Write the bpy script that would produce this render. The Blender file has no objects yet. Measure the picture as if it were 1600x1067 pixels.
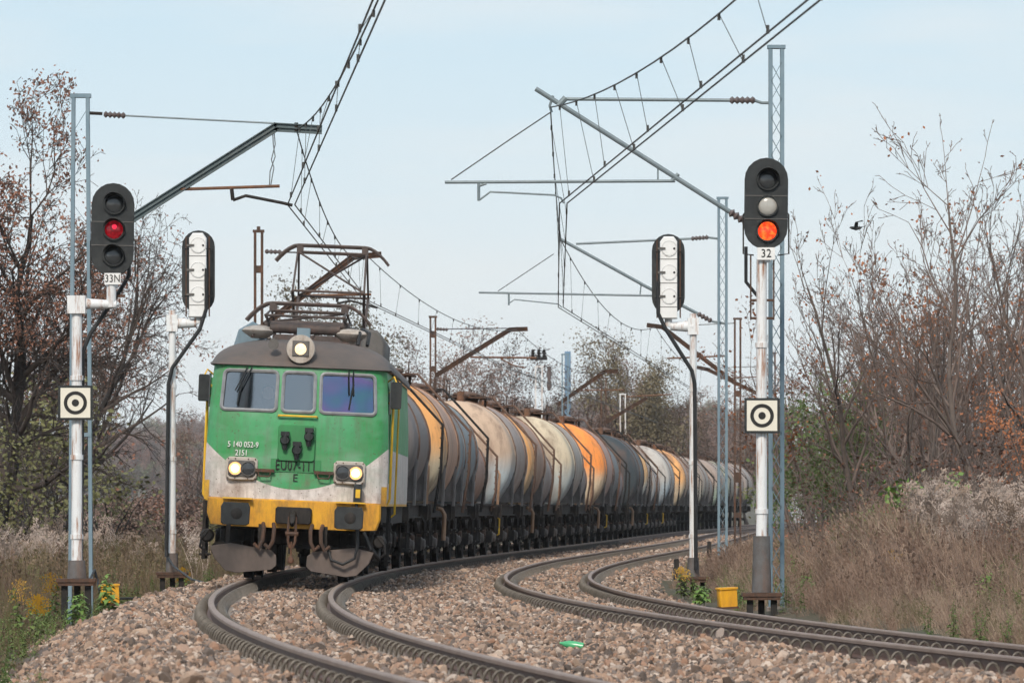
import bpy, math, random
import numpy as np
from mathutils import Vector, Matrix, Euler

R = math.radians
SC = bpy.context.scene
COL = SC.collection
rng = random.Random(7)
NR = np.random.RandomState(11)

# ------------------------------------------------------------------ camera
F = 9000.0            # focal length in pixels of the 1600 px wide photograph
HOR = 791.5           # horizon row of the photograph
CAMZ = 1.155
cam_d = bpy.data.cameras.new('camera')
cam = bpy.data.objects.new('camera', cam_d)
COL.objects.link(cam)
cam.location = (0, 0, CAMZ)
cam.rotation_euler = (R(90), 0, 0)
cam_d.sensor_width = 36.0
cam_d.lens = 36.0 * F / 1600.0
cam_d.shift_y = (HOR - 533.5) / 1600.0
cam_d.clip_start = 0.5
cam_d.clip_end = 5000
cam_d.dof.use_dof = True
cam_d.dof.focus_distance = 92
cam_d.dof.aperture_fstop = 8.0
SC.camera = cam

# ------------------------------------------------------------------ world, sun, exposure
SUN_EL, SUN_AZ = 38.0, 190.0      # degrees; azimuth clockwise from +Y (behind the camera, to its left)
W = bpy.data.worlds.new('World')
SC.world = W
W.use_nodes = True
wn, wl = W.node_tree.nodes, W.node_tree.links
wn.clear()
wo = wn.new('ShaderNodeOutputWorld')
bg = wn.new('ShaderNodeBackground')
sky = wn.new('ShaderNodeTexSky')
sky.sky_type = 'NISHITA'
sky.sun_disc = False
sky.sun_elevation = R(SUN_EL)
sky.sun_rotation = R(SUN_AZ)
skm = wn.new('ShaderNodeMix'); skm.data_type = 'RGBA'; skm.blend_type = 'MULTIPLY'
skm.inputs[0].default_value = 1.0
skm.inputs[7].default_value = (0.1, 0.1, 0.1, 1)
wl.new(sky.outputs[0], skm.inputs[6])
wtc = wn.new('ShaderNodeTexCoord')
wsep = wn.new('ShaderNodeSeparateXYZ')
wl.new(wtc.outputs['Generated'], wsep.inputs[0])
wr = wn.new('ShaderNodeValToRGB')       # high thin overcast: pale at the horizon, light blue higher up
wr.color_ramp.elements[0].position = 0.0
wr.color_ramp.elements[0].color = (0.80, 0.86, 0.905, 1)
wr.color_ramp.elements[1].position = 1.0
wr.color_ramp.elements[1].color = (0.70, 0.80, 0.90, 1)
e = wr.color_ramp.elements.new(0.035); e.color = (0.80, 0.875, 0.925, 1)
e = wr.color_ramp.elements.new(0.085); e.color = (0.64, 0.815, 0.93, 1)
e = wr.color_ramp.elements.new(0.20); e.color = (0.60, 0.77, 0.91, 1)
wl.new(wsep.outputs[2], wr.inputs[0])
wmp = wn.new('ShaderNodeMapping'); wmp.inputs['Scale'].default_value = (7, 7, 40)
wl.new(wtc.outputs['Generated'], wmp.inputs[0])
wno = wn.new('ShaderNodeTexNoise'); wno.inputs['Scale'].default_value = 1.6
wno.inputs['Detail'].default_value = 5
wl.new(wmp.outputs[0], wno.inputs['Vector'])
wcr = wn.new('ShaderNodeMapRange'); wcr.inputs[1].default_value = 0.42; wcr.inputs[2].default_value = 0.72
wcr.inputs[3].default_value = 0.0; wcr.inputs[4].default_value = 0.75
wl.new(wno.outputs[0], wcr.inputs[0])
wcm = wn.new('ShaderNodeMix'); wcm.data_type = 'RGBA'
wcm.inputs[7].default_value = (0.83, 0.875, 0.905, 1)
wl.new(wcr.outputs[0], wcm.inputs[0]); wl.new(wr.outputs[0], wcm.inputs[6])
wmix = wn.new('ShaderNodeMix'); wmix.data_type = 'RGBA'
wmix.inputs[0].default_value = 0.88
wl.new(skm.outputs[2], wmix.inputs[6]); wl.new(wcm.outputs[2], wmix.inputs[7])
wl.new(wmix.outputs[2], bg.inputs[0])
bg.inputs[1].default_value = 1.02
wl.new(bg.outputs[0], wo.inputs[0])

sun_d = bpy.data.lights.new('sun', 'SUN')
sun_d.energy = 3.2
sun_d.angle = R(10)
sun_d.color = (1.0, 0.90, 0.77)
sun = bpy.data.objects.new('sun', sun_d)
COL.objects.link(sun)
az, el = R(SUN_AZ), R(SUN_EL)
sdir = Vector((math.sin(az) * math.cos(el), math.cos(az) * math.cos(el), math.sin(el)))
sun.rotation_euler = sdir.to_track_quat('Z', 'Y').to_euler()
sun.location = (-20, 20, 40)

SC.view_settings.view_transform = 'Standard'
SC.view_settings.look = 'None'
SC.view_settings.exposure = 0.0
SC.view_settings.gamma = 1.0
SC.view_settings.use_curve_mapping = False
SC.render.engine = 'CYCLES'
SC.cycles.max_bounces = 4
SC.cycles.diffuse_bounces = 3
SC.cycles.volume_bounces = 0
SC.cycles.transparent_max_bounces = 6
SC.cycles.use_adaptive_sampling = True
SC.cycles.adaptive_threshold = 0.04
SC.cycles.use_denoising = True


def P(px, py, s):
    """photo pixel at a scale of s pixels per metre -> world point"""
    return Vector(((px - 800) / s, F / s, CAMZ + (HOR - py) / s))


# ------------------------------------------------------------------ materials
def nodes_of(name):
    m = bpy.data.materials.new(name)
    m.use_nodes = True
    nt = m.node_tree
    b = nt.nodes['Principled BSDF']
    return m, nt, b


def pm(name, c1, c2=None, scale=3.0, rough=0.7, metal=0.0, bump=0.0, bscale=30.0, dirt=None, damt=0.5, dscale=2.0,
       stretch=(1, 1, 1), dstretch=(1, 1, 0.25), spec=0.35, rand=0.0, dlo=0.48, dhi=0.72):
    m, nt, b = nodes_of(name)
    N, L = nt.nodes, nt.links
    tc = N.new('ShaderNodeTexCoord')
    mp = N.new('ShaderNodeMapping'); mp.inputs['Scale'].default_value = stretch
    L.new(tc.outputs['Object'], mp.inputs[0])
    no = N.new('ShaderNodeTexNoise'); no.inputs['Scale'].default_value = scale; no.inputs['Detail'].default_value = 7
    no.inputs['Roughness'].default_value = 0.65
    L.new(mp.outputs[0], no.inputs['Vector'])
    rp = N.new('ShaderNodeValToRGB')
    rp.color_ramp.elements[0].position = 0.32; rp.color_ramp.elements[1].position = 0.68
    c2 = c2 or tuple(x * 0.75 for x in c1)
    rp.color_ramp.elements[0].color = (*c1, 1); rp.color_ramp.elements[1].color = (*c2, 1)
    L.new(no.outputs[0], rp.inputs[0])
    out = rp.outputs[0]
    if dirt:
        mp2 = N.new('ShaderNodeMapping'); mp2.inputs['Scale'].default_value = dstretch
        L.new(tc.outputs['Object'], mp2.inputs[0])
        n2 = N.new('ShaderNodeTexNoise'); n2.inputs['Scale'].default_value = dscale; n2.inputs['Detail'].default_value = 9
        n2.inputs['Roughness'].default_value = 0.75
        L.new(mp2.outputs[0], n2.inputs['Vector'])
        mr = N.new('ShaderNodeMapRange'); mr.inputs[1].default_value = dlo; mr.inputs[2].default_value = dhi
        mr.inputs[4].default_value = damt
        L.new(n2.outputs[0], mr.inputs[0])
        mx = N.new('ShaderNodeMix'); mx.data_type = 'RGBA'
        mx.inputs[7].default_value = (*dirt, 1)
        L.new(mr.outputs[0], mx.inputs[0]); L.new(out, mx.inputs[6])
        out = mx.outputs[2]
    if rand:
        oi = N.new('ShaderNodeObjectInfo')
        hv = N.new('ShaderNodeHueSaturation')
        m2 = N.new('ShaderNodeMapRange'); m2.inputs[3].default_value = 1 - rand; m2.inputs[4].default_value = 1 + rand
        L.new(oi.outputs['Random'], m2.inputs[0]); L.new(m2.outputs[0], hv.inputs['Value'])
        L.new(out, hv.inputs['Color'])
        out = hv.outputs[0]
    L.new(out, b.inputs['Base Color'])
    b.inputs['Roughness'].default_value = rough
    b.inputs['Metallic'].default_value = metal
    b.inputs['Specular IOR Level'].default_value = spec
    if bump:
        n3 = N.new('ShaderNodeTexNoise'); n3.inputs['Scale'].default_value = bscale; n3.inputs['Detail'].default_value = 4
        L.new(tc.outputs['Object'], n3.inputs['Vector'])
        bp = N.new('ShaderNodeBump'); bp.inputs['Strength'].default_value = bump; bp.inputs['Distance'].default_value = 0.02
        L.new(n3.outputs[0], bp.inputs['Height']); L.new(bp.outputs[0], b.inputs['Normal'])
    return m


def ramp_random(name, cols, rough=0.85, patch=0.0):
    """colour picked per instance / object"""
    m, nt, b = nodes_of(name)
    N, L = nt.nodes, nt.links
    oi = N.new('ShaderNodeObjectInfo')
    lm = N.new('ShaderNodeMapping'); lm.inputs['Scale'].default_value = (0.35, 0.12, 0.35)
    L.new(oi.outputs['Location'], lm.inputs[0])
    ln = N.new('ShaderNodeTexNoise'); ln.inputs['Scale'].default_value = 1.0; ln.inputs['Detail'].default_value = 2
    L.new(lm.outputs[0], ln.inputs['Vector'])
    lr = N.new('ShaderNodeMapRange'); lr.inputs[1].default_value = 0.3; lr.inputs[2].default_value = 0.7
    lr.inputs[3].default_value = -patch; lr.inputs[4].default_value = patch
    L.new(ln.outputs[0], lr.inputs[0])
    la = N.new('ShaderNodeMath'); la.operation = 'ADD'; L.new(oi.outputs['Random'], la.inputs[0]); L.new(lr.outputs[0], la.inputs[1])
    rp = N.new('ShaderNodeValToRGB')
    rp.color_ramp.interpolation = 'LINEAR'
    n = len(cols)
    while len(rp.color_ramp.elements) < n:
        rp.color_ramp.elements.new(0.5)
    for i, c in enumerate(cols):
        rp.color_ramp.elements[i].position = i / (n - 1)
        rp.color_ramp.elements[i].color = (*c, 1)
    L.new(la.outputs[0], rp.inputs[0])
    tc = N.new('ShaderNodeTexCoord')
    no = N.new('ShaderNodeTexNoise'); no.inputs['Scale'].default_value = 9.0
    L.new(tc.outputs['Object'], no.inputs['Vector'])
    hv = N.new('ShaderNodeHueSaturation')
    mr = N.new('ShaderNodeMapRange'); mr.inputs[3].default_value = 0.6; mr.inputs[4].default_value = 1.4
    L.new(no.outputs[0], mr.inputs[0]); L.new(mr.outputs[0], hv.inputs['Value']); L.new(rp.outputs[0], hv.inputs['Color'])
    L.new(hv.outputs[0], b.inputs['Base Color'])
    b.inputs['Roughness'].default_value = rough
    b.inputs['Specular IOR Level'].default_value = 0.2
    return m


def emis(name, col, strength, col2=None):
    m, nt, b = nodes_of(name)
    N, L = nt.nodes, nt.links
    tc = N.new('ShaderNodeTexCoord')
    no = N.new('ShaderNodeTexNoise'); no.inputs['Scale'].default_value = 30
    L.new(tc.outputs['Object'], no.inputs['Vector'])
    mr = N.new('ShaderNodeMapRange'); mr.inputs[3].default_value = 0.5; mr.inputs[4].default_value = 1.4
    L.new(no.outputs[0], mr.inputs[0])
    mu = N.new('ShaderNodeMath'); mu.operation = 'MULTIPLY'; mu.inputs[1].default_value = strength
    L.new(mr.outputs[0], mu.inputs[0])
    b.inputs['Base Color'].default_value = (*[x * 0.5 for x in col], 1)
    b.inputs['Emission Color'].default_value = (*col, 1)
    if col2:
        n2 = N.new('ShaderNodeTexNoise'); n2.inputs['Scale'].default_value = 17
        L.new(tc.outputs['Object'], n2.inputs['Vector'])
        r2 = N.new('ShaderNodeMapRange'); r2.inputs[1].default_value = 0.42; r2.inputs[2].default_value = 0.68
        L.new(n2.outputs[0], r2.inputs[0])
        mx = N.new('ShaderNodeMix'); mx.data_type = 'RGBA'; mx.inputs[6].default_value = (*col, 1); mx.inputs[7].default_value = (*col2, 1)
        L.new(r2.outputs[0], mx.inputs[0]); L.new(mx.outputs[2], b.inputs['Emission Color'])
    L.new(mu.outputs[0], b.inputs['Emission Strength'])
    b.inputs['Roughness'].default_value = 0.15
    return m


M = {}
M['black'] = pm('black_paint', (0.012, 0.014, 0.016), (0.03, 0.034, 0.036), 8, 0.45, dirt=(0.08, 0.075, 0.07), damt=0.35)
M['dark'] = pm('grimy_steel', (0.008, 0.008, 0.009), (0.026, 0.022, 0.02), 6, 0.75, dirt=(0.075, 0.055, 0.042), damt=0.5, dscale=5)
M['under'] = pm('underframe_grime', (0.016, 0.015, 0.015), (0.042, 0.034, 0.03), 5, 0.8, dirt=(0.12, 0.085, 0.065), damt=0.6, dscale=6)
M['rust'] = pm('rusty_steel', (0.10, 0.055, 0.038), (0.05, 0.036, 0.030), 9, 0.85, dirt=(0.24, 0.10, 0.045), damt=0.6, dscale=5, bump=0.2)
M['rustbar'] = pm('rusty_bar', (0.20, 0.095, 0.05), (0.10, 0.06, 0.045), 9, 0.85, bump=0.2)
M['greysteel'] = pm('galvanised_blue_grey', (0.15, 0.225, 0.28), (0.20, 0.27, 0.32), 3, 0.5, 0.15, dirt=(0.11, 0.14, 0.16), damt=0.4, dscale=4)
M['greygreen'] = pm('cantilever_grey_green', (0.075, 0.11, 0.12), (0.11, 0.14, 0.15), 4, 0.6, dirt=(0.12, 0.09, 0.07), damt=0.3)
M['tubegrey'] = pm('galvanised_tube', (0.15, 0.19, 0.21), (0.21, 0.25, 0.27), 5, 0.5, 0.2)
M['wire'] = pm('catenary_wire', (0.035, 0.04, 0.042), (0.06, 0.055, 0.05), 3, 0.6)
M['dropper'] = pm('dropper_wire', (0.10, 0.115, 0.125), (0.14, 0.15, 0.155), 3, 0.6)
M['insul'] = pm('insulator_brown', (0.10, 0.07, 0.065), (0.16, 0.14, 0.14), 12, 0.25)
M['whitepaint'] = pm('white_post_paint', (0.74, 0.75, 0.76), (0.66, 0.68, 0.70), 3, 0.55, dirt=(0.30, 0.125, 0.055), damt=0.9, dscale=3.0,
                     dstretch=(4, 4, 0.35), dlo=0.50, dhi=0.62)
M['postbase'] = pm('post_base_grey', (0.13, 0.13, 0.135), (0.085, 0.075, 0.07), 6, 0.7, dirt=(0.2, 0.1, 0.06), damt=0.5, dscale=5)
M['board'] = pm('board_cream', (0.74, 0.70, 0.60), (0.66, 0.63, 0.55), 4, 0.5)
M['plate'] = pm('plate_white', (0.78, 0.78, 0.78), (0.70, 0.70, 0.70), 6, 0.5)
M['concrete'] = pm('sleeper_concrete', (0.30, 0.265, 0.24), (0.20, 0.17, 0.15), 8, 0.9, bump=0.3)
M['rail'] = pm('rail_web_rust', (0.12, 0.062, 0.045), (0.075, 0.044, 0.035), 5, 0.6, bump=0.1, dirt=(0.12, 0.075, 0.055), damt=0.5)
M['railhead'] = pm('rail_head_worn', (0.22, 0.155, 0.125), (0.30, 0.22, 0.18), 2, 0.55, 0.15)
M['clip'] = pm('rail_clip_steel', (0.105, 0.09, 0.075), (0.15, 0.13, 0.11), 10, 0.55, 0.1, rand=0.15)
M['yellow'] = pm('loco_yellow', (0.72, 0.37, 0.025), (0.58, 0.27, 0.03), 3, 0.5, dirt=(0.10, 0.06, 0.035), damt=0.85, dscale=3.5, dlo=0.46, dhi=0.68)
M['railyellow'] = pm('handrail_yellow', (0.80, 0.50, 0.03), (0.66, 0.37, 0.04), 6, 0.45, dirt=(0.1, 0.08, 0.05), damt=0.5)
M['boxyellow'] = pm('cable_box_yellow', (0.80, 0.40, 0.015), (0.70, 0.33, 0.02), 4, 0.5, dirt=(0.2, 0.1, 0.04), damt=0.5)
M['roof'] = pm('loco_roof_grime', (0.13, 0.105, 0.095), (0.085, 0.078, 0.075), 2.2, 0.65, dirt=(0.17, 0.12, 0.10), damt=0.55, dscale=2)
M['frame'] = pm('window_frame_alloy', (0.35, 0.36, 0.37), (0.22, 0.22, 0.23), 6, 0.45, 0.3)
M['greenplate'] = pm('loco_green_plain', (0.05, 0.26, 0.09), (0.04, 0.20, 0.075), 4, 0.5, dirt=(0.05, 0.07, 0.05), damt=0.5)
M['plow'] = pm('plough_grime', (0.15, 0.115, 0.10), (0.10, 0.08, 0.072), 3, 0.75, dirt=(0.05, 0.045, 0.042), damt=0.5)
M['greyplate'] = pm('grey_plate', (0.14, 0.13, 0.125), (0.10, 0.095, 0.09), 5, 0.7, dirt=(0.05, 0.045, 0.04), damt=0.5)
M['interior'] = pm('cab_interior', (0.05, 0.06, 0.065), (0.03, 0.035, 0.04), 4, 0.8)
M['lampcase'] = pm('lamp_case_dirty', (0.52, 0.48, 0.44), (0.40, 0.34, 0.29), 8, 0.6, dirt=(0.14, 0.09, 0.06), damt=0.7, dscale=6)
M['lens_dark'] = pm('lens_dark', (0.035, 0.04, 0.045), (0.05, 0.052, 0.055), 6, 0.12, spec=0.7)
M['lens_grey'] = pm('lens_pale', (0.42, 0.41, 0.38), (0.36, 0.35, 0.33), 12, 0.2, spec=0.6)
M['white_text'] = pm('white_lettering', (0.8, 0.8, 0.78), (0.72, 0.72, 0.70), 10, 0.6)
M['black_text'] = pm('black_lettering', (0.012, 0.012, 0.012), (0.02, 0.02, 0.02), 10, 0.6)
M['dark_text'] = pm('dark_cast_letters', (0.012, 0.05, 0.022), (0.02, 0.03, 0.02), 14, 0.6)
M['rubber'] = pm('rubber_cable', (0.014, 0.015, 0.017), (0.03, 0.03, 0.032), 6, 0.55)
M['panto'] = pm('pantograph_steel', (0.055, 0.045, 0.042), (0.10, 0.075, 0.068), 7, 0.6, dirt=(0.20, 0.10, 0.07), damt=0.4, dscale=5)
M['pipe_tan'] = pm('tan_pipe', (0.42, 0.25, 0.15), (0.30, 0.19, 0.13), 6, 0.65, dirt=(0.1, 0.07, 0.05), damt=0.5)
M['pipe_brown'] = pm('brown_pipe', (0.17, 0.095, 0.065), (0.10, 0.065, 0.05), 6, 0.7, dirt=(0.06, 0.045, 0.04), damt=0.5)
M['saddle'] = pm('saddle_grey', (0.25, 0.23, 0.225), (0.17, 0.155, 0.15), 5, 0.75, dirt=(0.05, 0.045, 0.04), damt=0.6)
M['bark'] = pm('bark_grey_brown', (0.16, 0.125, 0.108), (0.095, 0.078, 0.07), 6, 0.9, bump=0.3)
M['bark_dark'] = pm('bark_dark', (0.05, 0.042, 0.04), (0.032, 0.029, 0.028), 6, 0.9, bump=0.3)
M['twig'] = pm('twig_grey', (0.20, 0.15, 0.13), (0.13, 0.10, 0.088), 2, 0.9)
M['twig_dark'] = pm('twig_dark', (0.095, 0.072, 0.062), (0.062, 0.05, 0.045), 2, 0.9)
M['leaf_rust'] = pm('leaf_rust', (0.40, 0.155, 0.065), (0.26, 0.10, 0.05), 1.5, 0.8)
M['leaf_brown'] = pm('leaf_brown', (0.26, 0.115, 0.07), (0.15, 0.08, 0.06), 1.5, 0.8)
M['leaf_mauve'] = pm('leaf_mauve_brown', (0.23, 0.15, 0.12), (0.15, 0.105, 0.09), 1.0, 0.8)
M['leaf_olive'] = pm('leaf_olive', (0.17, 0.165, 0.065), (0.10, 0.105, 0.05), 1.5, 0.8)
M['leaf_drab'] = pm('leaf_drab', (0.175, 0.145, 0.085), (0.12, 0.10, 0.07), 1.2, 0.8)
M['leaf_green'] = pm('leaf_green', (0.12, 0.165, 0.05), (0.075, 0.11, 0.04), 2.5, 0.7)
M['leaf_bright'] = pm('leaf_bright_green', (0.16, 0.26, 0.06), (0.10, 0.18, 0.045), 3, 0.7)
M['flower_gold'] = pm('goldenrod_yellow', (0.55, 0.33, 0.03), (0.42, 0.22, 0.03), 4, 0.8)
M['bottle'] = pm('green_plastic', (0.08, 0.42, 0.19), (0.05, 0.34, 0.14), 3, 0.25, spec=0.6)
M['boulder'] = pm('boulder_stone', (0.36, 0.27, 0.23), (0.25, 0.18, 0.155), 9, 0.9, bump=0.5, bscale=25, dirt=(0.14, 0.11, 0.10), damt=0.5, dscale=7)
M['bluetower'] = pm('blue_tower_paint', (0.12, 0.22, 0.34), (0.16, 0.26, 0.38), 0.4, 0.6)
M['housewall'] = pm('pale_render', (0.40, 0.40, 0.41), (0.32, 0.32, 0.33), 0.3, 0.8)
M['skin'] = pm('skin', (0.45, 0.26, 0.19), (0.40, 0.22, 0.16), 8, 0.6)
M['jacket'] = pm('driver_jacket', (0.03, 0.035, 0.05), (0.05, 0.05, 0.06), 5, 0.85)
M['hair'] = pm('hair_dark', (0.03, 0.024, 0.02), (0.05, 0.04, 0.03), 12, 0.7)
M['lamp_lit'] = emis('headlight_lit', (1.0, 0.74, 0.42), 3.6)
M['lamp_halo'] = emis('headlight_reflector', (1.0, 0.52, 0.20), 1.5)
M['lamp_top'] = emis('top_headlight_lit', (1.0, 0.74, 0.42), 1.5)
M['red_lit'] = emis('signal_red_lit', (1.0, 0.05, 0.015), 1.3, (1.0, 0.22, 0.03))
M['red_core'] = emis('signal_red_core', (1.0, 0.30, 0.06), 1.9)
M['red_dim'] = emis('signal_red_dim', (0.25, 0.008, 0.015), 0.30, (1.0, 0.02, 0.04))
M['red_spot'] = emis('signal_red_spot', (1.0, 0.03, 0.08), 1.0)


def glass_mat(name, tint, film=None):
    m = bpy.data.materials.new(name)
    m.use_nodes = True
    nt = m.node_tree; N, L = nt.nodes, nt.links
    N.clear()
    out = N.new('ShaderNodeOutputMaterial')
    tr = N.new('ShaderNodeBsdfTransparent'); tr.inputs[0].default_value = (*tint, 1)
    gl = N.new('ShaderNodeBsdfGlossy'); gl.inputs['Roughness'].default_value = 0.06
    gl.inputs[0].default_value = (0.8, 0.85, 0.9, 1)
    tc = N.new('ShaderNodeTexCoord')
    no = N.new('ShaderNodeTexNoise'); no.inputs['Scale'].default_value = 1.8; no.inputs['Detail'].default_value = 1
    L.new(tc.outputs['Object'], no.inputs['Vector'])
    if film:
        rp = N.new('ShaderNodeValToRGB')
        cols = film
        while len(rp.color_ramp.elements) < len(cols):
            rp.color_ramp.elements.new(0.5)
        for i, c in enumerate(cols):
            rp.color_ramp.elements[i].position = 0.3 + 0.4 * i / (len(cols) - 1)
            rp.color_ramp.elements[i].color = (*c, 1)
        L.new(no.outputs[0], rp.inputs[0]); L.new(rp.outputs[0], gl.inputs[0])
    ms = N.new('ShaderNodeMixShader')
    fr = N.new('ShaderNodeLayerWeight'); fr.inputs[0].default_value = 0.35
    mr = N.new('ShaderNodeMapRange'); mr.inputs[3].default_value = 0.36 if film else 0.30; mr.inputs[4].default_value = 0.95
    L.new(fr.outputs['Fresnel'], mr.inputs[0]); L.new(mr.outputs[0], ms.inputs[0])
    L.new(tr.outputs[0], ms.inputs[1]); L.new(gl.outputs[0], ms.inputs[2])
    L.new(ms.outputs[0], out.inputs[0])
    return m


M['glass'] = glass_mat('windscreen_glass', (0.62, 0.68, 0.72))
M['glass_film'] = glass_mat('windscreen_coated_glass', (0.55, 0.6, 0.7),
                            [(0.25, 0.62, 0.62), (0.35, 0.50, 0.80), (0.62, 0.42, 0.85), (0.45, 0.75, 0.70)])


# ------------------------------------------------------------------ mesh builder
class MB:
    def __init__(s):
        s.v = []; s.f = []; s.mi = []; s.cur = 0

    def add(s, vs, fs):
        o = len(s.v)
        s.v.extend([tuple(x) for x in vs])
        for f in fs:
            s.f.append(tuple(i + o for i in f)); s.mi.append(s.cur)
        return s

    def box(s, c, size, rot=None):
        hx, hy, hz = size[0] / 2, size[1] / 2, size[2] / 2
        vs = [Vector((x * hx, y * hy, z * hz)) for x in (-1, 1) for y in (-1, 1) for z in (-1, 1)]
        if rot is not None:
            vs = [rot @ v for v in vs]
        c = Vector(c)
        return s.add([v + c for v in vs], [(0, 1, 3, 2), (4, 6, 7, 5), (0, 4, 5, 1), (2, 3, 7, 6), (0, 2, 6, 4), (1, 5, 7, 3)])

    def cbox(s, c, size, ch):
        """box with chamfered edges all round the x-z outline and softened front"""
        hx, hy, hz = size[0] / 2, size[1] / 2, size[2] / 2
        out = []
        for sx, sz in ((1, -1), (1, 1), (-1, 1), (-1, -1)):
            a = (sx * hx, sz * (hz - ch)); b = (sx * (hx - ch), sz * hz)
            out += ([b, a] if (sx > 0) == (sz < 0) else [a, b])
        return s.prism([(c[0] + x, c[2] + z) for x, z in out], c[1] - hy, c[1] + hy, inset=ch * 0.5)

    def prism(s, poly, y0, y1, inset=0.0):
        """poly in (x, z), extruded along y; inset softens both ends"""
        n = len(poly)
        cx = sum(p[0] for p in poly) / n; cz = sum(p[1] for p in poly) / n
        rings = []
        def ring(y, k):
            r = []
            for x, z in poly:
                d = math.hypot(x - cx, z - cz) or 1
                r.append((x - (x - cx) / d * k, y, z - (z - cz) / d * k))
            return r
        sg = 1 if y1 > y0 else -1
        if inset:
            rings = [ring(y0, inset), ring(y0 + sg * inset, 0), ring(y1 - sg * inset, 0), ring(y1, inset)]
        else:
            rings = [ring(y0, 0), ring(y1, 0)]
        vs = [v for r in rings for v in r]
        fs = []
        for k in range(len(rings) - 1):
            for i in range(n):
                j = (i + 1) % n
                fs.append((k * n + i, k * n + j, (k + 1) * n + j, (k + 1) * n + i))
        fs.append(tuple(range(n - 1, -1, -1)))
        fs.append(tuple((len(rings) - 1) * n + i for i in range(n)))
        return s.add(vs, fs)

    def beam(s, p0, p1, w, h, up=(0, 0, 1)):
        p0, p1 = Vector(p0), Vector(p1)
        d = (p1 - p0); ln = d.length
        if ln < 1e-6:
            return s
        d /= ln
        up = Vector(up)
        if abs(d.dot(up)) > 0.98:
            up = Vector((0, 1, 0))
        x = d.cross(up).normalized(); z = x.cross(d).normalized()
        vs = [p + x * (a * w / 2) + z * (b * h / 2) for p in (p0, p1) for a, b in ((-1, -1), (1, -1), (1, 1), (-1, 1))]
        return s.add(vs, [(0, 1, 2, 3), (7, 6, 5, 4), (0, 4, 5, 1), (1, 5, 6, 2), (2, 6, 7, 3), (3, 7, 4, 0)])

    def tube(s, pts, r, n=6, caps=True, closed=False):
        pts = [Vector(p) for p in pts]
        m = len(pts)
        rad = r if isinstance(r, (list, tuple)) else [r] * m
        vs = []; fs = []
        prev = None
        for i, p in enumerate(pts):
            if closed:
                d = (pts[(i + 1) % m] - pts[i - 1])
            else:
                d = (pts[min(i + 1, m - 1)] - pts[max(i - 1, 0)])
            d = d.normalized() if d.length > 1e-9 else Vector((0, 0, 1))
            if prev is None:
                a = Vector((0, 0, 1)) if abs(d.z) < 0.9 else Vector((1, 0, 0))
                x = d.cross(a).normalized()
            else:
                x = (prev - d * prev.dot(d))
                x = x.normalized() if x.length > 1e-6 else d.orthogonal().normalized()
            prev = x
            y = d.cross(x)
            for k in range(n):
                t = 2 * math.pi * k / n
                vs.append(p + (x * math.cos(t) + y * math.sin(t)) * rad[i])
        last = m if closed else m - 1
        for i in range(last):
            i2 = (i + 1) % m
            for k in range(n):
                k2 = (k + 1) % n
                fs.append((i * n + k, i * n + k2, i2 * n + k2, i2 * n + k))
        if caps and not closed:
            fs.append(tuple(range(n - 1, -1, -1)))
            fs.append(tuple((m - 1) * n + k for k in range(n)))
        return s.add(vs, fs)

    def cyl(s, p0, p1, r0, r1=None, n=14):
        return s.tube([p0, p1], [r0, r0 if r1 is None else r1], n)

    def lathe(s, prof, o, axis='y', n=24, caps=True):
        """prof: list of (r, t) along the axis"""
        o = Vector(o)
        vs = []; fs = []
        for r, t in prof:
            for k in range(n):
                a = 2 * math.pi * k / n
                c, d = r * math.cos(a), r * math.sin(a)
                if axis == 'y':
                    vs.append(o + Vector((c, t, d)))
                elif axis == 'z':
                    vs.append(o + Vector((c, d, t)))
                else:
                    vs.append(o + Vector((t, c, d)))
        m = len(prof)
        for i in range(m - 1):
            for k in range(n):
                k2 = (k + 1) % n
                fs.append((i * n + k, i * n + k2, (i + 1) * n + k2, (i + 1) * n + k))
        if caps and prof[0][0] > 1e-4:
            fs.append(tuple(range(n - 1, -1, -1)))
        if caps and prof[-1][0] > 1e-4:
            fs.append(tuple((m - 1) * n + k for k in range(n)))
        return s.add(vs, fs)

    def build(s, name, mat, parent=None, origin=(0, 0, 0), smooth=True, ang=38):
        o = Vector(origin)
        me = bpy.data.meshes.new(name)
        me.from_pydata([(v[0] - o.x, v[1] - o.y, v[2] - o.z) for v in s.v], [], s.f)
        mats = mat if isinstance(mat, (list, tuple)) else [mat]
        for mm in mats:
            me.materials.append(M[mm] if isinstance(mm, str) else mm)
        if len(mats) > 1:
            me.polygons.foreach_set('material_index', s.mi)
        if smooth:
            me.polygons.foreach_set('use_smooth', [True] * len(me.polygons))
            me.set_sharp_from_angle(angle=R(ang))
        me.update()
        ob = bpy.data.objects.new(name, me)
        COL.objects.link(ob)
        if parent is not None:
            ob.parent = parent
        else:
            ob.location = o
        return ob


def mesh_obj(name, me, parent=None, loc=(0, 0, 0), rot=(0, 0, 0), scale=(1, 1, 1)):
    ob = bpy.data.objects.new(name, me)
    COL.objects.link(ob)
    ob.parent = parent
    ob.location = loc; ob.rotation_euler = rot; ob.scale = scale
    return ob


def thing(name, label, cat, loc=(0, 0, 0), rot=(0, 0, 0), group=None):
    o = bpy.data.objects.new(name, None)
    o.empty_display_size = 0.3
    COL.objects.link(o)
    o.location = loc; o.rotation_euler = rot
    o['label'] = label; o['category'] = cat
    if group:
        o['group'] = group
    return o


def tag(o, label=None, cat=None, group=None, kind=None):
    if label: o['label'] = label
    if cat: o['category'] = cat
    if group: o['group'] = group
    if kind: o['kind'] = kind
    return o


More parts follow.
